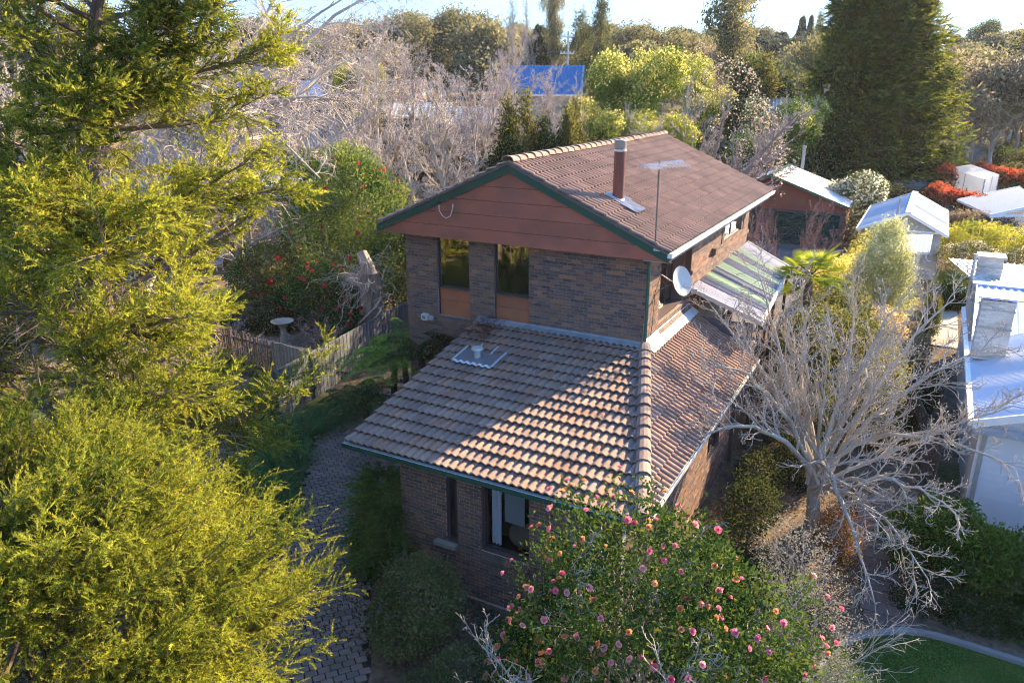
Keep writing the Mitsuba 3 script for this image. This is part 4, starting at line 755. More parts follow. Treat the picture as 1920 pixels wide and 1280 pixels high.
m = MB(); corrugated(m, (RXL, RYF, RZ), (RXL, yB, RZ), (xr, yB, zr), (xr, RYF, zr), RB, .105, .014); m.put(rk+'__roof', 'metal')
# transverse ridge with front slope behind, then a low rear skillion
yR, zR = 14.6, 2.95; m = MB(); corrugated(m, (RXL+.1, yB-.4, RZ+.32), (14, yB-.4, RZ+.32), (14, yR, zR), (RXL+.25, yR, zR), rgb(.62, .65, .70), .24, .03); m.put(rk+'__front_slope', 'metal')
m = MB(); corrugated(m, (14, yR+8, zR-.7), (RXL-.6, yR+8, zR-.7), (RXL+.25, yR, zR-.02), (14, yR, zR-.02), rgb(.60, .60, .60), .24, .03); m.put(rk+'__rear_slope', 'metal')
m = MB(); m.beam((RXL+.1, yR-.0, zR+.03), (14, yR-.0, zR+.03), .5, .06, rgb(.30, .42, .66)); m.beam((RXL-.02, RYF-.05, RZ-.03), (RXL-.02, yR+.2, RZ-.03), .13, .13, WHITE*1.05); m.beam((RXL, RYF-.06, RZ-.04), (xr, RYF-.06, zr-.04), .05, .2, WHITE*1.05); m.beam((RXL+.1, yB-.42, RZ+.3), (RXL+.25, yR, zR-.02), .05, .18, WHITE)
m.beam((RXL+.05, RYF-.03, RZ-.16), (xr, RYF-.03, RZ-.16), .06, .22, rgb(.28, .33, .40)); m.put(rk+'__fascia', 'satin')
m = MB(); m.box((RXL+.31, RYF+.30, G), (RXL+.42, RYF+.345, RZ-.2), rgb(.30, .29, .27)); m.put(rk+'__corner_board', 'satin'); m = MB(); m.box((9.4, RYF+.26, -.1), (10.6, RYF+.31, 1.3), rgb(.06, .07, .09)); m.put(rk+'__window', 'satin')
def chimney(cu, top, bot, D, w):
    k = part(rk, 'chimney'); b_ = at(cu, D, top); hw = w/2; z0_ = ztop(bot, D)-.6; m = MB(); n = int((b_[2]-z0_)/.086)
    for r in range(n):
        for q in range(3):
            o = .5 if r % 2 else 0; xa = b_[0]-hw+w*(q+o)/3; xb = min(xa+w/3-.008, b_[0]+hw); m.box((xa, b_[1]-hw, z0_+r*.086), (xb, b_[1]+hw, z0_+r*.086+.078), rgb(.52, .515, .50)*(.88+.2*rng.random()))
        m.box((b_[0]-hw+.006, b_[1]-hw+.006, z0_+r*.086), (b_[0]+hw-.006, b_[1]+hw-.006, z0_+r*.086+.086), rgb(.42, .42, .41))
    m.put(k, 'weathered'); stuff(k)
    for z in (-.35, -.9): mm = MB(); mm.box((b_[0]-hw-.02, b_[1]-hw-.02, b_[2]+z), (b_[0]+hw+.02, b_[1]+hw+.02, b_[2]+z+.05), rgb(.36, .36, .35)); mm.put(part(k, 'band'), 'weathered')
    return k, b_, hw
k_, b_, hw = chimney(1874, 556, 640, 22.5, .86); m = MB(); m.box((b_[0]-hw-.12, b_[1]-hw-.12, b_[2]+.02), (b_[0]+hw+.2, b_[1]+hw+.12, b_[2]+.07), rgb(.40, .52, .75)); m.box((b_[0]-hw+.1, b_[1]-hw+.1, b_[2]-.1), (b_[0]+hw-.1, b_[1]+hw-.1, b_[2]+.02), rgb(.05, .05, .05)); m.put(k_+'__cap', 'metal')
k_, b_, hw = chimney(1859, 482, 535, 29.5, .82); m = MB(); m.box((b_[0]-hw-.08, b_[1]-hw-.08, b_[2]), (b_[0]+hw+.08, b_[1]+hw+.08, b_[2]+.09), rgb(.48, .42, .36)); m.put(k_+'__cap', 'weathered')
m = MB(); vp = at(1829, 29, 482); m.tube([vp+(0, 0, -1.6), vp], .05, rgb(.45, .46, .48), 8); m.tube([vp, vp+(0, 0, .12)], .085, rgb(.5, .5, .52), 8); m.put(rk+'__vent_pipe', 'metal')
# houses far behind the trees
def far_house(name, label, u, D, vr, w, dep, hw_, rise, wall_c, roof_c, rot=0, bs='metal'):
    k = thing(name, label, 'house'); c = at(u, D); zt = ztop(vr, D); M = frame((c[0], c[1], 0), (math.cos(rot), math.sin(rot), 0), (-math.sin(rot), math.cos(rot), 0), (0, 0, 1)); X_ = lambda *p: (M@np.array([*p, 1.0]))[:3]
    g = float(ground_z(c[0], c[1]))-.5; ze = zt-rise; m = MB(); m.box((-w/2+.4, -dep/2+.4, g), (w/2-.4, dep/2-.4, ze+.1), wall_c, M); m.put(k+'__wall', 'weathered')
    for s in (-1, 1): m = MB(); corrugated(m, X_(-w/2, s*dep/2, ze), X_(w/2, s*dep/2, ze), X_(w/2, 0, zt), X_(-w/2, 0, zt), roof_c, .4, .03); m.put(part(k, 'roof'), bs)
    m = MB(); 
    for s in (-1, 1): m.prism([X_(s*(w/2-.41), -dep/2+.4, ze), X_(s*(w/2-.41), dep/2-.4, ze), X_(s*(w/2-.41), 0, zt-.1)], X_(s*.01, 0, 0)-X_(0, 0, 0), wall_c)
    m.put(k+'__gable', 'matte')
    for q in range(3): x = -w/2+w*(q+.6)/3.2; m = MB(); m.box((x, -dep/2+.33, ze-1.9), (x+1.3, -dep/2+.395, ze-.7), rgb(.05, .06, .07), M); m.put(part(k, 'window'), 'satin')
    m = MB(); m.box((-w/2, -dep/2-.08, ze-.16), (w/2, -dep/2+.0, ze+.02), WHITE*.9, M); m.put(k+'__gutter', 'satin'); return k
far_house('blue_roofed_house', 'house with a bright blue metal roof behind the bare trees', 1018, 92, 124, 9.6, 9, 4, 3.2, rgb(.3, .28, .26), rgb(.042, .135, .29), .35, 'matte')
far_house('pale_roofed_house', 'low house with a pale weathered roof half hidden by bare branches', 760, 78, 192, 10, 7, 3, 1.2, rgb(.33, .34, .35), rgb(.52, .51, .47), .5)
far_house('pink_walled_house', 'pinkish brick house behind the bare trees', 700, 98, 150, 14, 9, 3, 2.2, rgb(.36, .25, .22), rgb(.33, .22, .20), .5, 'matte')
far_house('cream_gabled_house', 'cream walled house beside the dark cypress hedge', 905, 82, 200, 9, 7, 3, 1.6, rgb(.50, .44, .36), rgb(.42, .36, .33), .5)
far_house('grey_roofed_house', 'blue grey roofed house partly hidden by the big conifer', 1505, 96, 184, 11, 8, 3, 1.5, rgb(.5, .5, .5), rgb(.27, .32, .40), .2)
far_house('white_gabled_house', 'house with a pale blue roof deep among the bare trees', 640, 84, 152, 8, 8, 3, 1.6, rgb(.5, .5, .5), rgb(.45, .53, .66), .6)
# garden shelter with grey roof, left of the green camellia
gs = thing('garden_shelter', 'open garden shelter with a flat grey roof behind the green camellia', 'shelter'); c = at(540, 46); zt = ztop(333, 46); m = MB(); corrugated(m, c*(1, 1, 0)+(-2, -1.2, zt), c*(1, 1, 0)+(2.2, -1.6, zt-.15), c*(1, 1, 0)+(2.2, 1.8, zt+.1), c*(1, 1, 0)+(-2, 1.8, zt+.2), rgb(.36, .38, .40), .3); m.put(gs+'__roof', 'metal')
for sx, sy in ((-1.7, -1), (1.9, -1), (-1.7, 1.5), (1.9, 1.5)): m = MB(); m.box((c[0]+sx-.06, c[1]+sy-.06, c[2]-.1), (c[0]+sx+.06, c[1]+sy+.06, zt-.1), rgb(.12, .1, .09)); m.put(part(gs, 'post'), 'matte')
# fences
def palings(name, label, a, b, zt0, zt1, w, gap, cols, hj=.02, lean=0.0, own=300, rail=True):
    k = thing(name, label, 'fence'); a, b = np.array(a, float), np.array(b, float); L = np.linalg.norm(b-a); d = (b-a)/L; nn_ = np.array([-d[1], d[0]]); n = int(L/(w+gap)); r = np.random.default_rng(len(name))
    for i in range(n):
        p = a+d*(w+gap)*i; g = float(ground_z(p[0], p[1])); zt = zt0+(zt1-zt0)*i/n+r.normal()*hj; off = (.012 if i % 2 else 0); M = frame((p[0]+nn_[0]*off, p[1]+nn_[1]*off, g), unit((d[0], d[1], r.normal()*lean)), (nn_[0], nn_[1], 0), unit((-d[0]*r.normal()*lean, -d[1]*r.normal()*lean, 1)))
        m = MB(); m.box((0, 0, .03), (w, .018, zt-g), cols[r.integers(len(cols))]*(.8+.4*r.random()), M); m.put(part(k, 'paling'), 'weathered')
    if rail:
        for h in (.45, 1.45): m = MB(); ga, gb = ground_z(*a), ground_z(*b); m.beam((*(a+nn_*.06), ga+h), (*(b+nn_*.06), gb+h), .05, .09, cols[0]*.8); m.put(part(k, 'rail'), 'weathered')
    return k
palings('paling_fence', 'weathered blue grey timber paling fence beside the driveway', (-12.62, -.6), (-13.95, 9.6), .80, .82, .115, .006, [rgb(.135, .15, .175), rgb(.115, .13, .152), rgb(.155, .168, .19)], .008)
palings('picket_fence', 'uneven brown picket fence on the neighbouring garden boundary', (-18.6, 2.35), (-15.4, 2.05), .78, .70, .055, .045, [rgb(.16, .11, .085), rgb(.21, .15, .115), rgb(.11, .08, .065)], .07, .03)
palings('low_paling_fence', 'pale brown close boarded fence joining the grey fence', (-15.3, 2.05), (-12.78, 1.6), .72, .80, .10, .004, [rgb(.24, .19, .15), rgb(.20, .16, .13)])
palings('side_fence', 'dark timber fence between the two houses', (5.45, 12.6), (7.1, 4.2), .72, .72, .15, .004, [rgb(.10, .09, .085), rgb(.075, .07, .07)], .01, 0)
palings('boundary_fence', 'grey paling fence beyond the yellow hedge', (3.35, 34.5), (4.35, 20.0), .8, .8, .15, .005, [rgb(.26, .24, .24), rgb(.2, .19, .19)], .01, 0)
# bird bath, garden seat, poles
bb = thing('bird_bath', 'pale stone bird bath beside the cut tree stump', 'bird bath'); c = at(534, 33.5); 
def lathe(m, c, prof, col, S=20):
    P = np.array([[(r*math.cos(a), r*math.sin(a), z) for a in np.arange(S)*2*np.pi/S] for r, z in prof])+c; n = len(prof); i, j = np.meshgrid(np.arange(n-1), np.arange(S), indexing='ij'); j2 = (j+1) % S
    m.add(P.reshape(-1, 3), np.stack([i*S+j, i*S+j2, (i+1)*S+j2, (i+1)*S+j], -1).reshape(-1, 4), col)
m = MB(); lathe(m, c, [(.30, .0), (.30, .10), (.20, .16), (.13, .5), (.12, .8), (.2, .95), (.24, 1.0)], rgb(.27, .24, .21)); m.put(bb+'__pedestal', 'weathered'); m = MB(); lathe(m, c, [(.18, 1.0), (.45, 1.10), (.50, 1.16), (.46, 1.17), (.2, 1.06), (.01, 1.05)], rgb(.28, .255, .225)); m.put(bb+'__bowl', 'weathered')
bl_ = thing('stone_wall', 'low sandstone garden wall under the bird bath', 'garden wall'); 
for k in range(9):
    for r in range(2): x = c[0]-1.6+k*.42+(.2 if r else 0); m = MB(); m.box((x, c[1]-.8+.03*rng.normal(), c[2]-.1+r*.22), (x+.40, c[1]-.45, c[2]+.11+r*.22), rgb(.36, .28, .21)*(.75+.5*rng.random())); m.put(part(bl_, 'stone'), 'weathered')
ch = thing('garden_chair', 'small white slatted garden chair on the far left lawn', 'chair'); c = at(405, 47); m = MB()
for k in range(6): z = c[2]+.45+k*.12; b0 = MB(); b0.box((c[0]-.34, c[1]+.3+k*.05, z), (c[0]+.34, c[1]+.33+k*.05, z+.085), rgb(.55, .55, .58)); b0.put(part(ch, 'slat'), 'satin')
m.box((c[0]-.34, c[1]-.2, c[2]+.40), (c[0]+.34, c[1]+.3, c[2]+.44), rgb(.55, .55, .58)); m.put(ch+'__seat', 'satin')
for sx in (-.3, .3):
    for sy in (-.18, .28): b0 = MB(); b0.box((c[0]+sx-.025, c[1]+sy-.025, c[2]), (c[0]+sx+.025, c[1]+sy+.025, c[2]+.4), rgb(.5, .5, .52)); b0.put(part(ch, 'leg'), 'satin')
def pole(name, label, u, D, vt, arms, r=.16, c_=rgb(.30, .34, .33)):
    k = thing(name, label, 'power pole'); c = at(u, D); zt = ztop(vt, D); m = MB(); m.tube([c+(0, 0, -.3), (c[0], c[1], zt)], [r, r*.75], c_, 10); m.put(k+'__post', 'matte')
    for va, wd in arms:
        z = ztop(va, D); m = MB(); m.beam(np.array([c[0], c[1]-.2, z])-RT*wd/2, np.array([c[0], c[1]-.2, z])+RT*wd/2, .14, .16, rgb(.55, .55, .52)); kk = part(k, 'crossarm'); m.put(kk, 'matte')
        for q in (-.45, -.2, .2, .45): m = MB(); p = np.array([c[0], c[1]-.2, z+.05])+RT*wd*q; m.tube([p, p+(0, 0, .25)], .07, rgb(.6, .6, .58), 8); m.put(part(kk, 'insulator'), 'satin')
    return k, c
pk1, pc1 = pole('power_pole', 'grey power pole with two crossarms behind the blue roof', 1062, 105, 62, ((72, 1.9), (102, 1.9)))
pk2, pc2 = pole('lane_pole', 'slim blue grey pole beside the lane at the big conifer', 1776, 82, 245, (), .17, rgb(.35, .40, .45))
wk = thing('power_lines', 'thin power lines strung from the pole with crossarms', 'power lines'); a = np.array([pc1[0], pc1[1]-.2, ztop(101, 105)]); b = at(560, 115, 88)
for o in (-.8, .8): m = MB(); m.tube([a+RT*o+(b-a)*t+(0, 0, -3*t*(1-t)) for t in np.linspace(0, 1, 24)], .03, rgb(.08, .08, .08), 4); m.put(part(wk, 'wire'), 'matte')
# ---------------------------------------------------------------- trees and plants near the house
def foliage_limbs(rng, lv, n, t0, m, L, leaf, wd, c0, c1, tip, scale=.6, up=.25, flat=.45, q=-1, spread=(.2, .9), plane=None):
    P, R = lv[q]; S, D, _, _ = spawn(rng, P, R, n, t0, 1.0, spread, .5, 1.0, up, plane); return sprays(rng, S, D, L*rng.uniform(.6, 1.35, len(S)), m, (0, 0, 1), leaf, wd, c0, c1, scale, flat, tip)
YL0, YL1, YT = rgb(.075, .115, .018), rgb(.335, .345, .045), rgb(.50, .44, .06)
# the tall open golden cypress at the left
r = np.random.default_rng(101); k = thing('golden_cypress', 'tall open golden cypress with layered yellow green sprays filling the left side', 'tree')
tb = at(120, 17.2); tt = at(215, 15.4, 240); N0 = 14
path = np.array([tb+(tt-tb)*t+np.array([.5*math.sin(t*4.2), .35*math.sin(t*3+1), 0]) for t in np.linspace(0, 1.75, N0)]); P0 = path[None]; R0 = np.linspace(.24, .05, N0)[None]
S, D, L, rr = spawn(r, P0, R0, 92, .06, 1.0, (1.0, 1.45), .0, .5, .10); L = 4.55*(1-.45*np.linspace(.06, 1, 92))*r.uniform(.7, 1.25, 92); toward = nrm(D*[1, 1, .4]+RT*.26); lim = grow(r, S, toward, L, np.maximum(rr, .05), np.full(92, .012), 9, .09, (0, 0, .035))
S, D, L, rr = spawn(r, *lim, 13, .30, 1.0, (.5, 1.15), .42, .55, .10, flat=(1, 1, .35)); sec = grow(r, S, D, np.maximum(L, .5), np.maximum(rr, .012), np.full(len(S), .005), 6, .12, (0, 0, .03))
S, D, L, rr = spawn(r, *sec, 8, .15, 1.0, (.4, 1.0), .50, .6, .08, flat=(1, 1, .45)); ter = grow(r, S, D, np.maximum(L, .25), np.maximum(rr, .006), np.full(len(S), .003), 4, .15, (0, 0, .03))
put_mesh(k+'__trunk', *join(*wood(r, [(P0, R0), lim], (.15, .115, .095), (12, 7))), 'bark'); put_mesh(k+'__branches', *join(*wood(r, [sec, ter], (.20, .155, .125), (4, 3))), 'bark')
put_mesh(k+'__foliage', *foliage_limbs(r, [ter], 5, .12, 11, .31, .092, .030, YL0, YL1, YT, .55, .10, .3, plane=(1, 1, .4)), 'foliage')
# dead inner twigs
S, D, L, rr = spawn(r, *lim, 16, .10, .6, (.4, 1.2), .30, .4, -.05); dd = grow(r, S, D, L, np.full(len(S), .009), np.full(len(S), .004), 5, .22); S, D, L, rr = spawn(r, *dd, 5, .3, 1, (.4, 1), .5, .6); d2 = grow(r, S, D, L, np.full(len(S), .005), np.full(len(S), .003), 4, .25)
put_mesh(k+'__dead_twigs', *join(*wood(r, [dd, d2], (.36, .29, .25), (3, 3))), 'bark')
# the dense golden conifer in front of it
r = np.random.default_rng(102); k = thing('golden_conifer', 'dense bushy golden conifer filling the lower left corner beside the driveway', 'tree')
cb = at(135, 12.0); n = 1000; Hc, Rc = 6.1, 3.5; h = r.random(n)**.8; a = r.uniform(0, 2*np.pi, n); prof = np.sqrt(np.clip(1-h**2.2, 0, 1))*(.36+.64*np.minimum(1, h*2.4))
lump = nfbm(np.column_stack([np.cos(a)*1.6, np.sin(a)*1.6, h*3.4]), 3)-.5; rad = Rc*prof*(1+1.15*lump)*.62; P = np.column_stack([np.cos(a)*rad, np.sin(a)*rad, .1+h*Hc*.88])+cb; D = nrm(np.column_stack([np.cos(a), np.sin(a), .25+.7*h])+r.normal(size=(n, 3))*.22+RT*.2)
pl = grow(r, P, D, r.uniform(.7, 1.95, n)*(.75+.5*prof), np.full(n, .022), np.full(n, .006), 7, .08, (0, 0, .03)); S, D, L, rr = spawn(r, *pl, 11, .22, 1.0, (.35, .85), .38, .5, .08); p2_ = grow(r, S, D, np.maximum(L, .2), np.full(len(S), .006), np.full(len(S), .003), 4, .1, (0, 0, .03))
put_mesh(k+'__foliage', *foliage_limbs(r, [p2_], 4, .1, 18, .25, .062, .018, YL0*1.0, YL1*1.0, YT*.9, .9, .1, .4), 'foliage')
lv = skeleton(r, 4.9, .2, [(26, .1, .95, (.7, 1.3), .58, .5, 7, .1, .04, .1), (7, .3, 1, (.4, .9), .5, .5, 5, .12, .02, .05)], K0=8); lv = [(q+cb, w_) for q, w_ in lv]+[pl]
put_mesh(k+'__trunk', *join(*wood(r, lv, (.16, .115, .09), (10, 5, 4, 3))), 'bark')
# second golden conifer just outside the left edge, mirrored in the upstairs windows
kind('gold_bush', **make_cypress(103, 3.4, YL0, YL1, YT, n=9000, m=10, leaf=.26, wd=.07, cone=False, H=10, up=.5))
plant('gold_bush', 'golden hedge_tree'.replace(' ', '_'), 'clipped golden conifer at the far left behind the tall cypress', 'tree', at(-120, 21), 7.0, 20, .85, base=10)
plant('gold_bush', 'golden_hedge_tree', 'golden conifer outside the frame, reflected in the upstairs windows', 'tree', (-13.6, -13.5, G), 6.4, 140, .95, base=10)
# camellia with pink flowers in front of the house
r = np.random.default_rng(104); k = thing('pink_camellia', 'large glossy camellia bush covered with pink and fading orange flowers', 'shrub'); cb = at(1200, 12.9); cb[2] = G
lob = [(0, 0, 1.7, 2.0, 1.7, 1.75), (-.25, 0, 3.25, 1.35, 1.2, 1.05), (-1.3, 0, 2.1, .9, 1.0, .95), (1.2, .1, 2.6, 1.0, 1.0, 1.1), (-1.6, -.2, 1.2, .9, 1.0, 1.1), (1.6, .1, 1.3, .85, 1.0, 1.2), (0, -.9, 1.5, 1.6, 1.1, 1.4), (.7, -.5, 3.0, .8, .8, .8), (-.9, -.6, 2.9, .7, .7, .7), (-1.1, .1, 3.5, .45, .5, .4), (.5, .1, 3.75, .5, .5, .4), (1.7, .1, 2.7, .5, .5, .55), (-2.0, -.3, .6, .6, .7, .6), (2.0, 0, .7, .5, .7, .7), (.0, -.2, 4.0, .3, .3, .3)]; lob = [tuple(np.array(q)*np.array([1.12, 1.1, 1.14, 1.12, 1.08, 1.12])) for q in lob]; lob += [(-2.3, -.4, .7, .8, .9, .8)]
P, D = blob_points(r, 7600, lob, .55); D = nrm(D); P = P+D*((nfbm(P*1.35, 3)-.5)*1.9)[:, None]; kp = P[:, 2] > .05; P, D = P[kp], D[kp]; nP = len(P); Q = np.repeat(P, 5, 0)+r.normal(size=(nP*5, 3))*.075; DD = nrm(np.repeat(D, 5, 0)*.7+r.normal(size=(nP*5, 3))*.75+np.array([0, 0, .1]))
v, f = leaves(Q+cb, DD, .092*r.uniform(.7, 1.35, len(Q)), .050*r.uniform(.8, 1.2, len(Q)), r, bend=.18); c = vcol(r, len(Q), 4, (.03, .068, .018), (.13, .185, .04), Q, 1.6); yl = np.repeat(r.random(len(Q)) < .05, 4); c[yl] = rgb(.22, .20, .02)
put_mesh(k+'__leaves', v, f, c.clip(.004, 1), 'gloss_leaf')
lv = skeleton(r, 3.5, .05, [(10, .15, .98, (.35, .9), .52, .55, 7, .15, .02, .12), (7, .2, 1, (.4, 1), .5, .55, 5, .2, 0, .05), (4, .2, 1, (.4, 1), .5, .6, 4, .22, 0, 0)], stems=9, fan=.34); lv = [(q*[1.25, 1.05, 1]+cb, np.maximum(w_, .0055)) for q, w_ in lv]; put_mesh(k+'__stems', *join(*wood(r, lv, (.34, .30, .27), (5, 4, 3, 3))), 'bark')
def flower_mesh(r, R=.052):
    out = []
    for ring, (np_, tilt, sc, z) in enumerate(((8, .25, 1.0, 0), (7, .65, .82, .008), (6, 1.0, .6, .014), (4, 1.3, .38, .018))):
        a = np.arange(np_)*2*np.pi/np_+ring*.5; d = np.column_stack([np.cos(a)*math.cos(tilt), np.sin(a)*math.cos(tilt), np.full(np_, math.sin(tilt))]); s_ = np.column_stack([-np.sin(a), np.cos(a), a*0]); b0 = np.array([0, 0, z]); L = R*sc*r.uniform(.85, 1.1, (np_, 1)); w_ = R*sc*.52
        u = np.cross(s_, d); V = np.stack([np.tile(b0, (np_, 1)), b0+d*L*.6-s_*w_+u*.004, b0+d*L*1.02-s_*w_*.35, b0+d*L*1.02+s_*w_*.35, b0+d*L*.6+s_*w_+u*.004], 1).reshape(-1, 3); b = np.arange(np_)[:, None]*5; out.append((V, np.vstack([b+[0, 1, 2], b+[0, 2, 3], b+[0, 3, 4]]), np.zeros(3)))
    return join(*out)
FC = [(.84, .22, .32), (.86, .34, .40), (.82, .42, .42), (.84, .28, .42), (.82, .40, .20), (.66, .30, .15), (.50, .25, .15)]; fps = []
for q, c in enumerate(FC):
    V, F, _ = flower_mesh(r); t = (np.linalg.norm(V[:, :2], axis=1)/.05)[:, None]; fps.append(mikit.ply((V, F), 'foliage', False, color=(np.array(c)*(.82+.3*t)).clip(0, .9)))
nF = 0
Pf, Df = blob_points(r, 5000, lob, .94)
ok = [(p, d) for p, d in zip(Pf, Df) if p[2] > .4]; toc = unit(CAM-cb); last = []
for p, d in ok:
    if nF >= 290: break
    if max((np.linalg.norm((p-np.array(l_[:3]))/l_[3:6]) < .90) for l_ in map(np.array, lob)): continue
    if np.dot(d, toc) < .05 or any(np.linalg.norm(p-q) < .10 for q in last): continue
    last.append(p); z = unit(d+r.normal(size=3)*.35+np.array([0, 0, .1])); x = unit(np.cross(z, (.3, .5, .8))); p = p+d*((float(nfbm(p[None]*1.35, 3)[0])-.5)*1.9+.05); M = frame(p+cb+d*.03, x, np.cross(z, x), z); M[:3, :3] *= r.uniform(.75, 1.3); w_ = np.array([.2, .16, .13, .12, .15, .14, .10]); put(part(k, 'flower'), {**fps[r.choice(7, p=w_)], 'to_world': tw(M)}); nF += 1
# pale starry shrub on the camellia's right flank
r = np.random.default_rng(105); k = thing('pale_shrub', 'thin leaved pale shrub glittering on the right flank of the camellia', 'shrub'); cb = at(1490, 14.2); cb[2] = G
P, D = blob_points(r, 3600, [(0, 0, 1.6, 1.0, .9, 1.4), (-.4, .6, 2.6, .8, .8, .9), (.2, -.2, .9, 1.0, .9, .9)], .3); Q = np.repeat(P, 3, 0)+r.normal(size=(len(P)*3, 3))*.05; v, f = leaves(Q+cb, rnd_unit(r, len(Q)), .045, .02, r); put_mesh(k+'__leaves', v, f, vcol(r, len(Q), 4, (.22, .20, .16), (.42, .39, .34)), 'gloss_leaf')
lv = skeleton(r, 2.6, .022, [(9, .1, 1, (.3, .9), .5, .6, 6, .15, 0, .1), (6, .2, 1, (.4, 1), .5, .6, 4, .2, 0, 0)], stems=12, fan=.5); put_mesh(k+'__stems', *join(*wood(r, [(q+cb, np.maximum(w_, .004)) for q, w_ in lv], (.36, .31, .28), (4, 3, 3))), 'bark')
# bare spreading magnolia at the right
r = np.random.default_rng(106); k = thing('bare_magnolia', 'leafless spreading magnolia with pale grey branches at the right of the house', 'tree'); b0 = np.array([4.35, 1.0, G]); 
targets = [(1335, 575, 19.5), (1420, 500, 20), (1500, 520, 19.2), (1600, 545, 19.5), (1690, 560, 18.5), (1790, 560, 18.8), (1860, 650, 17.2), (1900, 760, 16.8), (1905, 880, 16.2), (1330, 690, 17.6), (1290, 830, 17.0), (1560, 640, 17.2), (1700, 700, 16.5), (1740, 1085, 14.8), (1640, 1130, 14.8), (1790, 960, 15.2), (1380, 640, 20.4), (1640, 650, 20.5), (1480, 600, 21)]
fork = b0+(.0, -.1, 1.5); Ps, Rs = [], []
st = np.array([b0+(fork-b0)*t+(.04*math.sin(5*t), 0, 0) for t in np.linspace(0, 1.12, 12)]); Ps.append(st); Rs.append(np.linspace(.20, .13, 12))
for (u, v_, D_) in targets:
    e = at(u, D_, v_); t = np.linspace(0, 1, 12)[:, None]; s0 = fork+r.normal(size=3)*[.12, .12, .25]; dv = e-s0; bow = np.array([0, 0, 1.0])*np.linalg.norm(dv)*(.13 if v_ < 800 else .30)+r.normal(size=3)*.25
    if v_ > 900: bow = bow*.9
    Ps.append(s0+dv*t+bow*(4*t*(1-t))**.9*(1-.35*t)+nrm(r.normal(size=(12, 3)))*.07*np.sin(np.pi*t)); Rs.append(np.linspace(.068, .013, 12)*r.uniform(.8, 1.15))
lim = (np.array(Ps), np.array(Rs)); put_mesh(k+'__trunk', *join(*wood(r, [lim], (.37, .335, .29), (9,))), 'bark')
lim = (lim[0][1:], lim[1][1:]); S, D, L, rr = spawn(r, *lim, 15, .18, 1.0, (.35, 1.0), .36, .55, .16); l2 = grow(r, S, D, L.clip(.5, 2.2), np.maximum(rr, .011), np.full(len(S), .006), 7, .17, (0, 0, .02)); S, D, L, rr = spawn(r, *l2, 8, .2, 1.0, (.4, 1.0), .5, .65, .12); l3 = grow(r, S, D, L.clip(.2, .9), np.maximum(rr, .009), np.full(len(S), .005), 5, .2, (0, 0, .03)); S, D, L, rr = spawn(r, *l3, 3, .3, 1.0, (.4, 1.1), .55, .8, .1); l4 = grow(r, S, D, L.clip(.08, .35), np.maximum(rr, .0055), np.full(len(S), .004), 3, .2, (0, 0, .03))
put_mesh(k+'__branches', *join(*wood(r, [l2, l3, l4], (.38, .335, .29), (5, 4, 3))), 'bark')
bp = np.concatenate([l4[0][:, -1], l3[0][:, -1]]); v, f = leaves(bp, nrm(np.concatenate([l4[0][:, -1]-l4[0][:, -2], l3[0][:, -1]-l3[0][:, -2]])), .035, .016, r); put_mesh(k+'__buds', v, f, vcol(r, len(bp), 4, (.30, .25, .22), (.45, .40, .36)), 'foliage')
# shrubs in front of the lower wall
def shrub(name, label, lobes, pos, n, leaf, wd, c0, c1, cat='shrub', shell=.6, bs='foliage', seed=1, tuft=3, stems=10, H=1.2, sc=1.5, hang=0.0, bark=(.2, .16, .13), up=.15):
    r = np.random.default_rng(seed); k = thing(name, label, cat); pos = np.asarray(pos, float); P, D = blob_points(r, n, lobes, shell); P = P[P[:, 2] > .02]; D = D[:len(P)]; m_ = len(P); Q = np.repeat(P, tuft, 0)+r.normal(size=(m_*tuft, 3))*leaf*.7; DD = nrm(np.repeat(D, tuft, 0)*.7+r.normal(size=(m_*tuft, 3))*.7+np.array([0, 0, up-hang]))
    v, f = leaves(Q+pos, DD, leaf*r.uniform(.65, 1.35, len(Q)), wd*r.uniform(.75, 1.25, len(Q)), r); put_mesh(k+'__leaves', v, f, vcol(r, len(Q), 4, c0, c1, Q, sc).clip(.004, .9), bs)
    rad = max(max(abs(l_[0])+l_[3], abs(l_[1])+l_[4]) for l_ in lobes); lv = skeleton(r, H, .02+.008*H, [(8, .15, 1, (.35, .9), .55, .6, 6, .15, 0, .1), (5, .2, 1, (.4, 1), .5, .6, 4, .2, 0, 0)], stems=stems, fan=.45*rad/max(H, .5)); put_mesh(k+'__stems', *join(*wood(r, [(q+pos, np.maximum(w_, .004)) for q, w_ in lv], bark, (4, 3, 3))), 'bark'); return k
shrub('round_shrub', 'dark rounded small leaved shrub below the narrow window', [(0, 0, .95, .95, .85, .95), (-.35, .2, .8, .7, .7, .8), (.4, -.2, 1.1, .7, .7, .8), (-.1, -.5, .6, .8, .7, .7)], at(790, 15.9)*[1, 1, 0]+[0, 0, G], 5200, .065, .034, (.07, .10, .04), (.20, .22, .085), seed=1, bs='gloss_leaf', H=1.5)
shrub('low_shrub', 'low dark shrub with small lilac flowers beside the camellia', [(0, 0, .5, .8, .7, .55), (.5, .3, .45, .6, .6, .5), (-.4, -.6, .35, .7, .6, .45)], at(880, 14.3)*[1, 1, 0]+[0, 0, G], 3600, .07, .028, (.07, .10, .045), (.20, .23, .10), seed=2, bs='gloss_leaf', H=.9)
shrub('fresh_shrub', 'bright green young shrub at the bottom edge by the camellia', [(0, 0, .7, .55, .5, .8), (.35, .1, .9, .4, .4, .6), (-.25, 0, .5, .5, .4, .5)], at(915, 12.3)*[1, 1, 0]+[0, 0, G-.0], 1500, .085, .03, (.06, .12, .02), (.17, .22, .04), seed=3, H=1.4)
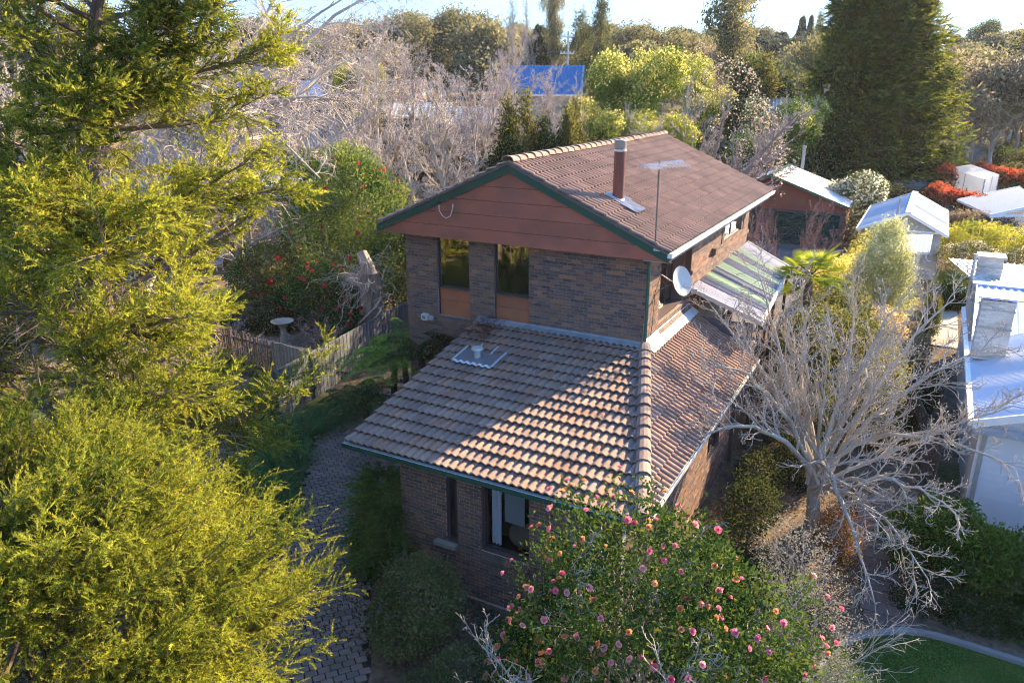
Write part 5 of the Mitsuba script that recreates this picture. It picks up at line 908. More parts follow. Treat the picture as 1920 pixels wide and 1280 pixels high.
# ferny juniper against the wall's left corner
r = np.random.default_rng(107); k = thing('fern_clump', 'dark green arching fern clump against the left corner of the lower wall', 'fern'); pos = np.array([-4.35, -5.15, G]); n = 950
a = r.uniform(0, 2*np.pi, n); hh = r.random(n)*2.3; rr = .58*np.sqrt(np.clip(1-(hh/2.5)**2, .1, 1)); P = np.column_stack([np.cos(a)*rr*.9, np.sin(a)*rr, hh])+pos; D = nrm(np.column_stack([np.cos(a), np.sin(a), r.uniform(-.2, .7, n)])); 
put_mesh(k+'__fronds', *sprays(r, P, D, .55*r.uniform(.6, 1.3, n), 20, (0, 0, 1), .13, .030, (.08, .15, .04), (.18, .27, .07), 1.5, .25, angle=1.1), 'foliage'); put_mesh(k+'__stem', *bark_only(r, 2.0, .07, (.1, .07, .05)), 'bark'); scene[k+'__stem']['to_world'] = T().translate(pos.tolist())
# tree ferns between the fence and the house
def tree_fern(label, pos, H, nf, L, seed, c0, c1, lean=(0, 0, 1)):
    r = np.random.default_rng(seed); k = thing('tree_fern', label, 'tree fern'); pos = np.asarray(pos, float); tr = grow(r, pos[None], np.array([lean], float), np.array([H]), np.array([.12]), np.array([.10]), 6, .03); put_mesh(k+'__trunk', *join(*wood(r, [tr], (.07, .05, .04), (10,))), 'bark'); top = tr[0][0, -1]
    a = np.arange(nf)*2.4+r.normal(size=nf)*.2; D = nrm(np.column_stack([np.cos(a), np.sin(a), r.uniform(.35, 1.1, nf)])); P, R = grow(r, np.tile(top, (nf, 1)), D, L*r.uniform(.8, 1.15, nf), np.full(nf, .012), np.full(nf, .004), 12, .02, (0, 0, -.105)); v, f = tubes(P, R, 3); put_mesh(k+'__stalks', v, f, (.12, .09, .04), 'bark')
    for q in range(nf):
        m_ = 44; t = np.linspace(.12, .99, m_); x = t*11; i = np.minimum(x.astype(int), 10); fr = (x-i)[:, None]; S = P[q, i]*(1-fr)+P[q, i+1]*fr; tn = nrm(P[q, i+1]-P[q, i]); s_ = nrm(np.cross(tn, (0, 0, 1.0))); ll = .34*L/1.6*np.sin(np.pi*(.12+.86*t))**.8
        SS, DD, LL = [], [], []
        for sg in (-1, 1): SS.append(S); DD.append(nrm(s_*sg+tn*.35+np.array([0, 0, -.18]))); LL.append(ll)
        V, F, C = sprays(r, np.vstack(SS), np.vstack(DD), np.concatenate(LL), 9, (0, 0, 1), .062, .020, c0, c1, .8, .1, angle=1.0); put_mesh(part(k, 'frond'), V, F, C, 'gloss_leaf')
    return k
FG0, FG1 = (.06, .12, .022), (.12, .20, .035)
tree_fern('bright green tree fern in the middle of the driveway side bed', (-8.3, .3, G), 2.7, 19, 2.0, 201, (.16, .28, .045), (.30, .44, .08))
tree_fern('second bright tree fern close to the grey fence', (-9.7, 3.0, G), 2.2, 17, 1.7, 207, (.13, .23, .04), (.25, .37, .07))
tree_fern('grey green tree fern with drooping fronds over the driveway', (-9.0, -.2, G), 1.3, 15, 1.6, 202, (.08, .11, .045), (.15, .18, .075))
tree_fern('dark tree fern pressed against the left upper wall', (-6.3, -.75, G), 3.6, 14, 1.5, 203, (.045, .06, .026), (.09, .105, .045))
tree_fern('tree fern with reddish old fronds at the roof corner', (-5.5, -.5, G), 3.9, 12, 1.1, 204, (.05, .035, .02), (.07, .075, .03))
tree_fern('smallest brownish tree fern low beside the fence', (-9.9, .9, G), 1.0, 14, 1.5, 205, (.045, .055, .028), (.09, .09, .045))
k = thing('fern_litter', 'red brown dead fern fronds lying on the roof corner', 'dead fronds'); r = np.random.default_rng(206); n = 90; x = r.uniform(-4.8, -4.0, n); y = r.uniform(-1.2, -.1, n); P = np.column_stack([x, y, ZB+y*sF+.13+r.random(n)*.12]); put_mesh(k, *sprays(r, P, rnd_unit(r, n)*[1, 1, .25], .4, 12, (0, 0, 1), .06, .02, (.07, .03, .02), (.16, .07, .045)), 'foliage')
# strap-leaved clumps along the fence
r = np.random.default_rng(108)
def strap_mesh(r, nb=70, L=.62):
    a = r.uniform(0, 2*np.pi, nb); D = nrm(np.column_stack([np.cos(a), np.sin(a), r.uniform(.6, 2.0, nb)])); P, R = grow(r, r.normal(size=(nb, 3))*[.07, .07, 0], D, L*r.uniform(.7, 1.2, nb), np.full(nb, .016), np.full(nb, .004), 7, .02, (0, 0, -.19)); s_ = nrm(np.cross(D, (0, 0, 1.0)))[:, None]
    V = np.stack([P-s_*R[..., None], P+s_*R[..., None]], 2).reshape(nb, -1, 3); K = 7; q = np.array([[2*i, 2*i+1, 2*i+3, 2*i+2] for i in range(K-1)]); F = (np.arange(nb)[:, None, None]*2*K+q[None]).reshape(-1, 4); F = np.vstack([F[:, [0, 1, 2]], F[:, [0, 2, 3]]]); c = np.repeat(np.array([.075, .15, .055])*r.uniform(.6, 1.7, (nb, 1)), 2*K, 0); return V.reshape(-1, 3), F, c
for q in range(3): kind(f'strap_{q}', leaves=(*strap_mesh(r, 80, 1.0), 'gloss_leaf'))
lp = [(-12.1+.2*t+r.normal()*.12, -2.4+2.0*t+r.normal()*.15) for t in np.linspace(0, 1, 6)]+[(-11.75+.3*t+r.normal()*.12, -1.3+4.4*t) for t in np.linspace(0, 1, 12)]+[(-10.75-.1*t+r.normal()*.12, -1.7+3.9*t) for t in np.linspace(0, 1, 11)]+[(-11.0+3.6*t-.25+r.normal()*.15, -.9-4.6*t+r.normal()*.15) for t in np.linspace(0, 1, 14)]+[(-11.3+3.4*t-.7+r.normal()*.2, -1.0-4.4*t+r.normal()*.2) for t in np.linspace(0, 1, 11)]
for q, (x, y) in enumerate(lp): plant(f'strap_{q % 3}', 'strap_leaf_clump', 'dark strap leaved clump in the row along the grey fence', 'plant', (x, y, G), .66+.24*r.random(), 57*q, 1.0, 'strap leaved clumps along the grey fence')
# cut tree stump with dead vines
r = np.random.default_rng(109); k = thing('cut_tree_stump', 'tall sawn tree stump wrapped in vines and dead twigs behind the fence', 'tree stump'); sb = at(697, 35.0); sh = ztop(492, 35)-sb[2]; tr_ = np.array([sb+(.25*math.sin(t*2.2)-.1, 0, sh*t) for t in np.linspace(-.05, .93, 10)]); P0, R0 = tr_[None], (np.linspace(.62, .42, 10)*(1+.07*np.sin(np.arange(10)*2.1)))[None]
v, f = tubes(P0, R0, 22, True); dv = (v-sb)/1.0; ang_ = np.arctan2(dv[:, 1], dv[:, 0]); fl_ = 1+.10*np.sin(ang_*7+dv[:, 2]*.8)+.05*np.sin(ang_*13); v[:, :2] = sb[:2]+(v[:, :2]-sb[:2])*fl_[:, None]; put_mesh(k+'__trunk', v, f, np.array([.25, .19, .155])*(.55+.8*nnoise(np.column_stack([ang_*5, dv[:, 2]*.8, ang_*0]))[:, None]), 'bark')
e = np.array([tr_[-1]+(0, 0, -.1), tr_[-1]+(-.15, 0, .35), tr_[-1]+(-.5, .1, .85)]); m = MB(); m.tube(e, [.36, .30, .24], rgb(.36, .28, .22), 12); e = np.array([tr_[7], tr_[7]+(-.5, -.1, .25), tr_[7]+(-1.3, 0, .35)]); m.tube(e, [.30, .27, .22], rgb(.30, .24, .20), 12); stuff(m.put(k+'__sawn_limb', 'weathered'))
S = np.tile(tr_[[8, 9, 9, 8, 7, 6]], (11, 1))+r.normal(size=(66, 3))*.35; vn = grow(r, S, rnd_unit(r, 66)*[1, 1, .6]+[-.35, -.1, .1], r.uniform(.6, 2.8, 66), np.full(66, .016), np.full(66, .006), 10, .28, (0, 0, -.07)); s2, d2, l2_, r2 = spawn(r, *vn, 5, .2, 1, (.4, 1.1), .4, .7); v2 = grow(r, s2, d2, l2_, np.full(len(s2), .009), np.full(len(s2), .005), 5, .25)
rp = [np.array([sb+(math.cos(t*5+q)*.66, math.sin(t*5+q)*.66-.15, t*3.0) for t in np.linspace(0, 1, 18)]) for q in (3.4, 4.2, 4.7)]; rv = (np.array(rp), np.full((3, 18), .05)); put_mesh(k+'__vines', *join(*wood(r, [vn, v2, rv], (.40, .34, .30), (4, 3, 6))), 'bark')
# green camellias and shrubs behind the fence
RED = [(.55, .03, .05), (.62, .05, .09)]; redp = [mikit.ply(flower_mesh(r)[:2], 'foliage', color=np.tile(np.array(c), (125, 1))) for c in RED]
def add_flowers(k, lobes, pos, n, seed, ps, size=1.6, name='flower', face=True):
    r = np.random.default_rng(seed); P, D = blob_points(r, n*6, lobes, .97); c = 0; tc = nrm(CAM-np.asarray(pos))
    for p, d in zip(P, D):
        if c >= n: break
        if p[2] < .2 or np.dot(d, tc) < 0: continue
        z = unit(d+r.normal(size=3)*.3); x = unit(np.cross(z, (.3, .5, .8))); M = frame(np.asarray(pos)+p+d*.05, x, np.cross(z, x), z); M[:3, :3] *= size*r.uniform(.7, 1.2); put(part(k, name), {**ps[r.integers(len(ps))], 'to_world': tw(M)}); c += 1
c_ = at(655, 42); zt = ztop(262, 42)-c_[2]; lob = [(0, 0, zt*.62, 3.0, 2.6, zt*.34), (-1.8, 0, zt*.66, 1.8, 1.8, zt*.27), (1.9, -.3, zt*.55, 2.3, 2.0, zt*.30), (3.0, -.5, zt*.36, 1.9, 1.8, zt*.28), (.3, -1.2, zt*.40, 2.8, 2.0, zt*.35), (-1.8, -.6, zt*.36, 2.0, 1.8, zt*.3), (.7, 0, zt*.8, 1.6, 1.5, zt*.18)]
k = shrub('green_camellia', 'big rounded green camellia with red flowers left of the gable', lob, c_, 9000, .21, .10, (.075, .13, .03), (.32, .36, .075), 'shrub', .6, 'gloss_leaf', 11, 3, 6, zt*.7, .5, bark=(.25, .2, .17)); add_flowers(k, lob, c_, 45, 12, redp, 2.0)
c_ = at(600, 36.5); lob = [(0, 0, 1.5, 1.6, 1.4, 1.5), (1.3, .4, 1.1, 1.3, 1.2, 1.1), (-1.2, 0, 1.0, 1.2, 1.1, 1.0), (2.2, -.6, .8, 1.2, 1, .9)]
k = shrub('red_camellia', 'dark camellia with deep pink flowers behind the grey fence', lob, c_, 5200, .14, .065, (.035, .075, .024), (.10, .14, .04), 'shrub', .6, 'gloss_leaf', 13, 3, 8, 2.0, 1.0); add_flowers(k, lob, c_, 38, 14, redp, 2.1)
c_ = at(765, 38.5); lob = [(0, 0, 2.6, 2.0, 1.6, 2.6), (-1.5, .4, 1.7, 1.3, 1.3, 1.8), (1.5, .4, 3.2, 1.7, 1.6, 2.4), (2.8, 1.0, 3.0, 1.6, 1.5, 2.6)]
k = shrub('shaded_camellia', 'dark camellia with red flowers between stump and house wall', lob, c_, 6200, .15, .07, (.03, .06, .02), (.08, .12, .036), 'shrub', .55, 'gloss_leaf', 15, 3, 8, 2.6, 1.0); add_flowers(k, lob, c_, 16, 16, redp, 2.0)
c_ = at(500, 40); lob = [(0, 0, 1.6, 1.8, 1.5, 1.7), (1.2, 0, 1.0, 1.2, 1.2, 1.1), (-1.4, .2, 1.1, 1.3, 1.1, 1.2)]
k = shrub('yellowish_shrub', 'yellow green shrub with a few red flowers near the garden shelter', lob, c_, 3600, .16, .06, (.08, .11, .025), (.24, .22, .06), 'shrub', .5, 'foliage', 17, 3, 8, 2.2, .8); add_flowers(k, lob, c_, 10, 18, redp, 2.2)
# broad-leaved shrub bank at the right edge
lob = [(-1.6+.55*q, .35*math.sin(q*2.1), .85+.25*math.sin(q*1.3), .8, .75, .75) for q in range(9)]
shrub('rhododendron_bank', 'dense shaded bank of lance leaved green shrubs at the lower right edge', lob, np.array([8.35, .55, G]), 8200, .13, .042, (.055, .10, .02), (.13, .18, .032), 'shrub', .55, 'gloss_leaf', 19, 4, 14, 1.4, 1.2)
lob = [(-1.2+.5*q, .2*math.sin(q*2.1), .25, .55, .4, .32) for q in range(9)]
shrub('ground_cover', 'low dark ground cover between kerb and shrub bank', lob, np.array([8.0, -1.05, G]), 3000, .06, .03, (.025, .045, .014), (.05, .07, .022), 'plant', .4, 'foliage', 20, 3, 10, .35, 2)
shrub('twiggy_undershrub', 'dark twiggy undershrub between the camellia and the kerb', [(0, 0, .55, .75, .8, .6), (.3, .9, .5, .6, .7, .55), (-.2, -1.0, .45, .8, .7, .5)], np.array([5.0, -2.3, G]), 900, .06, .022, (.05, .045, .03), (.12, .095, .06), 'shrub', .2, 'foliage', 25, 3, 30, 1.0, 2, bark=(.20, .155, .13))
shrub('rusty_shrub', 'rusty brown dead stemmed shrub behind the camellia', [(0, 0, .9, .5, .6, .8)], np.array([5.1, -.6, G]), 900, .10, .018, (.20, .10, .04), (.34, .20, .09), 'shrub', .3, 'foliage', 26, 3, 26, 1.5, 2, bark=(.28, .17, .1))

shrub('shadow_fill_shrub', 'dark shrubs added below the lower right wall to stand in for its deep shadow', [(2.9, -3.4, .6, .7, 1.0, .7), (2.7, -1.6, .5, .6, 1.0, .6), (3.0, .4, .7, .7, 1.0, .8), (2.8, 2.4, .6, .7, 1.0, .7), (3.6, -2.2, .5, .8, .9, .5), (3.7, 3.6, .8, .8, 1.0, .9)], np.array([0, 0, G]), 5200, .09, .04, (.03, .05, .02), (.09, .10, .04), 'shrub', .5, 'foliage', 27, 3, 4, .8, 1.0)  # added dark planting, stands in for the black shadow beside the wall

shrub('added_shade_tree', 'mostly hidden dark evergreen added to shade the grey fence', [(-11.8, 11.6, 4.2, 1.5, 1.6, 2.4), (-12.8, 12.8, 3.6, 1.6, 1.6, 2.6), (-10.2, 13.2, 4.2, 1.6, 1.6, 2.4), (-11.0, 12.4, 2.0, 2.0, 1.8, 2.0), (-13.6, 14.2, 3.2, 1.6, 1.6, 2.6), (-8.9, 8.2, 2.6, 1.2, 1.5, 2.4), (-8.6, 11.0, 3.4, 1.4, 1.6, 2.8), (-12.2, 9.6, 2.4, 1.0, 1.2, 1.8)], np.array([0, 0, G]), 9500, .16, .07, (.03, .06, .02), (.08, .12, .036), 'tree', .5, 'gloss_leaf', 28, 3, 1, .8, 1.0)  # added mostly out of sight behind the house, blocks sun from the fence
r = np.random.default_rng(110); k = lk+'__grass'; xy = r.uniform((4, -9), (11.5, -1.9), (52000, 2)); poly = Polygon([tuple(p) for p in ks+nn*-.1]+[(14, -2.2), (14, -20), (3, -20)]); 
import shapely
xy = xy[shapely.contains_xy(poly, xy[:, 0], xy[:, 1])]; n = len(xy); P = np.column_stack([xy, np.full(n, G+.003)]); v, f = blades(P, np.column_stack([r.normal(size=(n, 2))*.5, np.ones(n)]), .038*r.uniform(.5, 1.5, n), .012, r); put_mesh(k, v, f, vcol(r, n, 3, (.035, .075, .016), (.09, .14, .03), P, .9), 'foliage'); stuff(k)
k = struct('leaf_litter', 'fallen leaves on the paving edges and garden beds'); labels[k]['kind'] = 'stuff'; labels[k]['category'] = 'leaves'
xy = np.vstack([r.uniform((1.8, -6), (5.6, 6), (2600, 2)), r.uniform((-5.6, -8), (1, -5.4), (1500, 2))]); n = len(xy); P = np.column_stack([xy, np.full(n, G+.03)+r.random(n)*.015]); v, f = leaves(P, np.column_stack([r.normal(size=(n, 2)), r.normal(size=n)*.15]), .07, .045, r, roll=np.tile((0, 0, 1.0), (n, 1))); put_mesh(k, v, f, vcol(r, n, 4, (.10, .065, .04), (.28, .18, .10)), 'foliage')
# ---------------------------------------------------------------- middle distance
def stand(kd, name, label, cat, u, D, vt, rot=0, wide=1.0, group=None, sink=.0, top=None):
    g0 = at(u, D); vb = 640-FPX*float((g0-CAM)@UP)/D; q = at(u, D, (vt+vb)/2); c = np.array([q[0], q[1], float(ground_z(q[0], q[1]))]); h = ztop(vt, D)-c[2]; return plant(kd, name, label, cat, c-(0, 0, sink), max(h, .6), rot, wide*.92, group, base=KH[kd])
r = np.random.default_rng(301)
# heavy-limbed bare tree behind the cypress
r = np.random.default_rng(310); k = thing('bare_tree', 'big bare tree whose pale heavy limbs cross the upper left sky', 'tree'); b0 = at(285, 30.0); fork = b0+(.2, 0, 4.2); Ps = [np.array([b0+(fork-b0)*t+(.12*math.sin(4*t), 0, 0) for t in np.linspace(0, 1.05, 12)])]; Rs = [np.linspace(.38, .27, 12)]
for (u, v_, D_, rad, bw) in [(720, -20, 31, .20, .05), (640, 0, 29, .19, .10), (560, -70, 31, .18, .08), (470, -110, 30, .18, .06), (380, -90, 29, .17, .05), (600, 335, 27.5, .15, .62), (575, 245, 28.5, .14, .42), (700, 95, 32, .15, .18), (460, 330, 27, .12, .5), (300, -140, 31, .18, .03), (200, -60, 31, .16, .06), (640, 190, 30, .13, .30), (520, 120, 27.5, .14, .22)]:
    e = at(u, D_, v_); t = np.linspace(0, 1, 12)[:, None]; s0 = fork+r.normal(size=3)*[.15, .15, .5]; dv = e-s0; L = np.linalg.norm(dv); bow = np.array([0, 0, 1.0])*L*bw+r.normal(size=3)*.5; wig = np.cumsum(r.normal(size=(12, 3)), 0)*.10*np.sin(np.pi*t); Ps.append(s0+dv*t+bow*(4*t*(1-t))**.9*(1-.3*t)+wig); Rs.append(np.linspace(rad, .03, 12))
lim = (np.array(Ps), np.array(Rs)); put_mesh(k+'__trunk', *join(*wood(r, [lim], (.40, .36, .32), (9,))), 'bark'); lim = (lim[0][1:], lim[1][1:]); S, D, L, rr = spawn(r, *lim, 13, .15, 1.0, (.35, 1.1), .34, .5, .06); l2 = grow(r, S, D, L.clip(.8, 3.2), np.maximum(rr, .022), np.full(len(S), .009), 8, .17, (0, 0, -.01)); S, D, L, rr = spawn(r, *l2, 8, .15, 1.0, (.4, 1.1), .55, .6, .0); l3 = grow(r, S, D, L.clip(.5, 1.9), np.maximum(rr, .012), np.full(len(S), .007), 6, .2, (0, 0, -.03)); S, D, L, rr = spawn(r, *l3, 5, .2, 1.0, (.4, 1.1), .6, .8, -.05); l4 = grow(r, S, D, L.clip(.25, 1.0), np.maximum(rr, .009), np.full(len(S), .006), 4, .2, (0, 0, -.04)); put_mesh(k+'__branches', *join(*wood(r, [l2, l3, l4], (.50, .43, .375), (5, 3, 3))), 'bark')
stand('bare_b', 'bare_tree', 'many stemmed bare tree close behind the tall golden cypress', 'tree', 430, 44, -30, 100, 1.35)
stand('bare_a', 'bare_tree', 'bare tree with drooping twigs above the garden shelter', 'tree', 545, 48, 20, 200, 1.3)
stand('bare_a', 'bare_tree', 'leaning bare tree at the upper left corner behind the cypress', 'tree', 60, 40, -60, 80, 1.3)
stand('bare_b', 'bare_tree', 'bare tree far left glimpsed between the cypress branches', 'tree', 200, 52, 0, 250, 1.3)
for q, (u, D, vt, kd, w_, lb) in enumerate([(640, 56, 70, 'bare_b', 1.3, 'pale twiggy bare tree left of the mossy trunk'), (715, 60, 40, 'bare_a', 1.2, 'tall bare tree in front of the pink walled house'), (790, 52, 95, 'bare_b', 1.35, 'spreading bare tree over the green camellia'), (842, 46, 130, 'bare_a', 1.15, 'dark trunked bare tree just left of the gable'), (905, 55, 120, 'bare_c', 1.3, 'upright bare tree beside the dark cypress hedge'), (870, 70, 70, 'bare_b', 1.3, 'hazy bare tree left of the blue roof'), (955, 74, 85, 'bare_c', 1.2, 'bare tree in front of the blue roof'), (1005, 80, 108, 'bare_b', 1.0, 'low bare tree whose twigs cross the blue roof'), (600, 74, 30, 'bare_c', 1.3, 'tall upright bare tree by the pale blue roof'), (510, 66, 15, 'bare_c', 1.35, 'bare tree with upright orange tinted shoots'), (760, 88, 35, 'bare_a', 1.3, 'far bare tree above the pale weathered roof')]):
    stand(kd, 'bare_tree', lb, 'tree', u, D, vt, 47*q, w_)
for q, (u, D, vt, kd) in enumerate([(665, 70, 95, 'bare_c'), (735, 66, 110, 'bare_b'), (780, 72, 80, 'bare_c'), (825, 68, 105, 'bare_a'), (880, 64, 120, 'bare_b'), (925, 70, 100, 'bare_c'), (970, 68, 128, 'bare_b'), (570, 62, 60, 'bare_a'), (1040, 78, 130, 'bare_c')]): stand(kd, 'slender_bare_tree', 'slender hazy bare tree in the thicket before the far houses', 'tree', u, D, vt, 71*q+13, 1.3, 'slender bare trees before the far houses')
# undergrowth thicket in one mass
UG = []
def mass(name, kd, spots, label):
    labels[name] = {'label': label, 'kind': 'stuff', 'category': name.replace('_', ' ')}; g = name+'_group'; scene[g] = {'type': 'shapegroup', **KINDS[kd]}
    for q, (p, s, w_, rot) in enumerate(spots): scene[f'{name}__{q+1:03d}'] = {'type': 'instance', 'shape': {'type': 'ref', 'id': g}, 'to_world': T().translate([float(x) for x in p]).rotate([0, 0, 1], float(rot)).scale([s*w_, s*w_, s])}
def pspots(n, u0, u1, D0, D1, h0, h1, w0=1.0, w1=1.4, seed=1, sink=.1):
    r = np.random.default_rng(seed); return [((at(r.uniform(u0, u1), d_)-(0, 0, sink)), r.uniform(h0, h1)/10, r.uniform(w0, w1), r.uniform(0, 360)) for d_ in r.uniform(D0, D1, n)]
mass('undergrowth', 'bare_low', pspots(16, 380, 960, 42, 60, 2.6, 4.2, 1.2, 1.7, 1)+pspots(10, 0, 420, 28, 55, 2.0, 3.6, 1.2, 1.7, 2)+pspots(10, 500, 1000, 60, 80, 3, 4.5, 1.2, 1.7, 3)+pspots(12, 420, 690, 30, 37.5, .9, 1.7, 1.2, 1.9, 31), 'brown leafless undergrowth between the bare trees')
kind('thicket', **make_leafy(71, lobeset(10, 5.0, 1.5, 6.5, 2.2, 3.4, .9), 1100, .75, .35, (.05, .065, .028), (.14, .125, .06), .2, shell=.5, tuft=4, limbs=5, trunk_h=.5))
mass('shrubbery', 'thicket', pspots(16, 430, 1000, 52, 95, 2.2, 4.0, 1.3, 2.0, 4)+pspots(10, -60, 430, 36, 80, 2.0, 3.5, 1.3, 2, 5)+pspots(14, 400, 690, 29, 38, .6, 1.2, 1.3, 2, 51)+pspots(10, 1250, 1540, 68, 95, 2.5, 4, 1.3, 2, 6)+pspots(8, 1560, 1640, 60, 75, 1.5, 2.5, 1.3, 2, 7)+pspots(12, 1885, 2010, 80, 130, 2, 4, 1.3, 2, 8), 'mixed olive shrubbery under the trees')
# cypress columns, wattles and neighbours behind the roof
for u, D, vt, kd, w_, lb in [(972, 50, 168, 'slim_cypress', .8, 'cypress column with an orange yellow tip'), (1008, 51, 222, 'dark_cypress', .9, 'shaggy dark cypress column, second from the left'), (1043, 52, 222, 'dark_cypress', .85, 'shorter dark cypress column beside the wattle'), (1072, 51, 182, 'slim_cypress', .7, 'dark cypress column touching the wattle'), (940, 50, 238, 'dark_cypress', 1.1, 'lowest dark cypress column, nearest the gable peak'), (1105, 50, 235, 'dark_cypress', 1.2, 'broad dark cypress under the wattle')]:
    stand(kd, 'cypress_column', lb, 'tree', u, D, vt, u % 77, w_, 'dark cypress columns behind the roof')
stand('wattle', 'wattle_tree', 'large round wattle in full yellow bloom behind the ridge', 'tree', 1165, 60, 92, 10, .88); stand('wattle', 'wattle_tree', 'low yellow wattle bough showing just above the roof ridge', 'tree', 1215, 54, 205, 140, .95)
stand('wattle', 'wattle_tree', 'smaller yellow wattle between bare shrub and big conifer', 'tree', 1452, 66, 182, 60, 1.05); stand('wattle', 'wattle_tree', 'distant wattle crown showing above the bare dome', 'tree', 1305, 84, 103, 200, .8); stand('wattle', 'wattle_tree', 'pale yellow wattle at the far left behind twigs', 'tree', 672, 72, 118, 300, .6)
# dome of purple-grey twigs with pale leaves
c_ = at(1335, 56); h = ztop(118, 56)-c_[2]; k = plant('bare_b', 'photinia_dome', 'domed shrub of purple grey bare twigs with pale leaves on top', 'shrub', c_, h*.98, 20, 1.2, base=KH['bare_b']); P, D = blob_points(r, 2600, [(0, 0, h*.55, 3.4, 3.2, h*.46), (2.2, 0, h*.42, 2.4, 2.4, h*.40)], .88); kp = (D[:, 2]+.6*(D@RT) > .1); P, D = P[kp], D[kp]; Q = np.repeat(P, 2, 0)+r.normal(size=(len(P)*2, 3))*.15; v, f = leaves(Q+c_, rnd_unit(r, len(Q)), .17, .10, r); put_mesh(k+'__leaves', v, f, vcol(r, len(Q), 4, (.17, .14, .11), (.46, .40, .35)), 'foliage')
stand('bare_low', 'grey_twig_shrub', 'dense grey purple twig shrub behind the far roof corner', 'shrub', 1300, 52, 165, 120, 1.5); # big layered conifer
r = np.random.default_rng(302); k = thing('big_conifer', 'huge dark conifer with layered drooping boughs and sunlit yellow right edge', 'tree'); c_ = at(1628, 80); Hm = ztop(-70, 80)-c_[2]; n = 560; h = (np.floor(r.random(n)**.9*15)+.5+r.normal(size=n)*.07)/15*.93+.05; a = r.uniform(0, 2*np.pi, n); rad = 8.7*np.clip(1.06-h, .05, 1)**.62*np.clip(.62+h*2.2, 0, 1)*r.uniform(.72, 1.08, n)
P0 = np.column_stack([a*0, a*0, h*Hm])+c_-RT*(h*1.6)[:, None]; lim = grow(r, P0, np.column_stack([np.cos(a), np.sin(a), np.full(n, .05)+.45*h]), rad, np.full(n, .10), np.full(n, .02), 9, .03, (0, 0, .004)); S, D, L, rr = spawn(r, *lim, 15, .22, 1.0, (.5, 1.0), .30, .5, .03, flat=(1, 1, .15)); sec = grow(r, S, D, np.maximum(L, .5), np.full(len(S), .025), np.full(len(S), .01), 4, .08)
put_mesh(k+'__foliage', *foliage_limbs(r, [sec], 4, .15, 9, 1.15, .46, .12, (.04, .068, .018), (.13, .155, .034), (.36, .31, .045), .3, .02, .05, plane=(1, 1, .12)), 'foliage'); tr_ = grow(r, c_[None], np.array([[-.07, -.035, 1.0]]), np.array([Hm*.97]), np.array([.75]), np.array([.12]), 9, .01); put_mesh(k+'__trunk', *join(*wood(r, [tr_, lim], (.11, .085, .07), (12, 4))), 'bark')
# white flowering shrub, garden shrubs by the garage
def bloom(name, label, lobes, pos, n, leaf, wd, c0, c1, fc0, fc1, nfl, fs, seed, thr=.86, **kw):
    k = shrub(name, label, lobes, pos, n, leaf, wd, c0, c1, seed=seed, **kw); r = np.random.default_rng(seed+500); P, D = blob_points(r, nfl, lobes, thr); Q = np.repeat(P, 4, 0)+r.normal(size=(len(P)*4, 3))*fs*.6+pos; v, f = leaves(Q, rnd_unit(r, len(Q)), fs, fs*.7, r); put_mesh(k+'__blossom', v, f, vcol(r, len(Q), 4, fc0, fc1), 'foliage'); return k
c_ = at(1590, 57); bloom('white_flowering_shrub', 'tall shrub covered in creamy white blossom beside the garage roof', [(0, 0, 2.2, 2.2, 1.8, 2.2), (.6, 0, 3.6, 1.6, 1.5, 1.3), (-1.0, 0, 3.0, 1.2, 1.2, 1.2), (1.2, .3, 1.6, 1.5, 1.3, 1.6)], c_, 3200, .20, .08, (.04, .07, .025), (.10, .12, .05), (.55, .54, .42), (.82, .80, .70), 1500, .17, 31, H=2.8, stems=6, tuft=3)
c_ = at(1498, 63); shrub('brown_shrub', 'brownish shrub behind the garage ridge', [(0, 0, 2.0, 1.6, 1.4, 2.0), (1.4, 0, 1.5, 1.4, 1.3, 1.6)], c_, 1800, .24, .10, (.10, .085, .045), (.22, .17, .09), seed=32, H=2.4, stems=6)
stand('bare_red', 'red_maple', 'reddish bare maple in front of the garage doors', 'tree', 1495, 42, 352, 30, .75); stand('bare_red', 'red_maple', 'smaller rusty bare maple beside the back wall of the house', 'tree', 1420, 47, 385, 130, .8)
# yellow hedge along the boundary, pale shrub, palm and creepers
hl = [(-1.0+0, 0)]; pa, pb = np.array([2.0, 19.2]), np.array([3.4, 33.0]); lob = [(*(pa+(pb-pa)*t), 1.35+.25*math.sin(t*9), .95, 1.3, 1.15) for t in np.linspace(0, 1, 11)]; shrub('yellow_hedge', 'long sunlit yellow variegated hedge leading to the garage', lob, np.array([0, 0, G]), 9000, .15, .075, (.30, .29, .06), (.72, .60, .15), 'hedge', .6, 'foliage', 33, 3, 2, 1.0, .8)
c_ = at(1640, 36); h = ztop(400, 36)-c_[2]; shrub('pale_feathery_shrub', 'tall pale green feathery shrub left of the white shed', [(0, 0, h*.55, 1.25, 1.2, h*.46), (-.5, -.5, h*.35, 1.2, 1.1, h*.36), (.4, -.3, h*.36, 1.1, 1.1, h*.38), (.1, 0, h*.82, .5, .5, h*.18)], c_, 5600, .16, .035, (.28, .32, .12), (.62, .62, .36), 'shrub', .45, 'foliage', 34, 4, 6, h*.7, 1.2, up=.5)
r = np.random.default_rng(303); k = thing('fan_palm', 'fan palm with bright yellow green leaves beside the patio roof', 'palm tree'); c_ = at(1518, 26.5); pt = at(1522, 26.5, 516); c_ = np.array([pt[0], pt[1], G]); put_mesh(k+'__trunk', *join(*wood(r, [grow(r, c_[None], nrm((pt-c_)[None]), np.array([np.linalg.norm(pt-c_)]), np.array([.17]), np.array([.14]), 6, .01)], (.16, .11, .075), (10,))), 'bark')
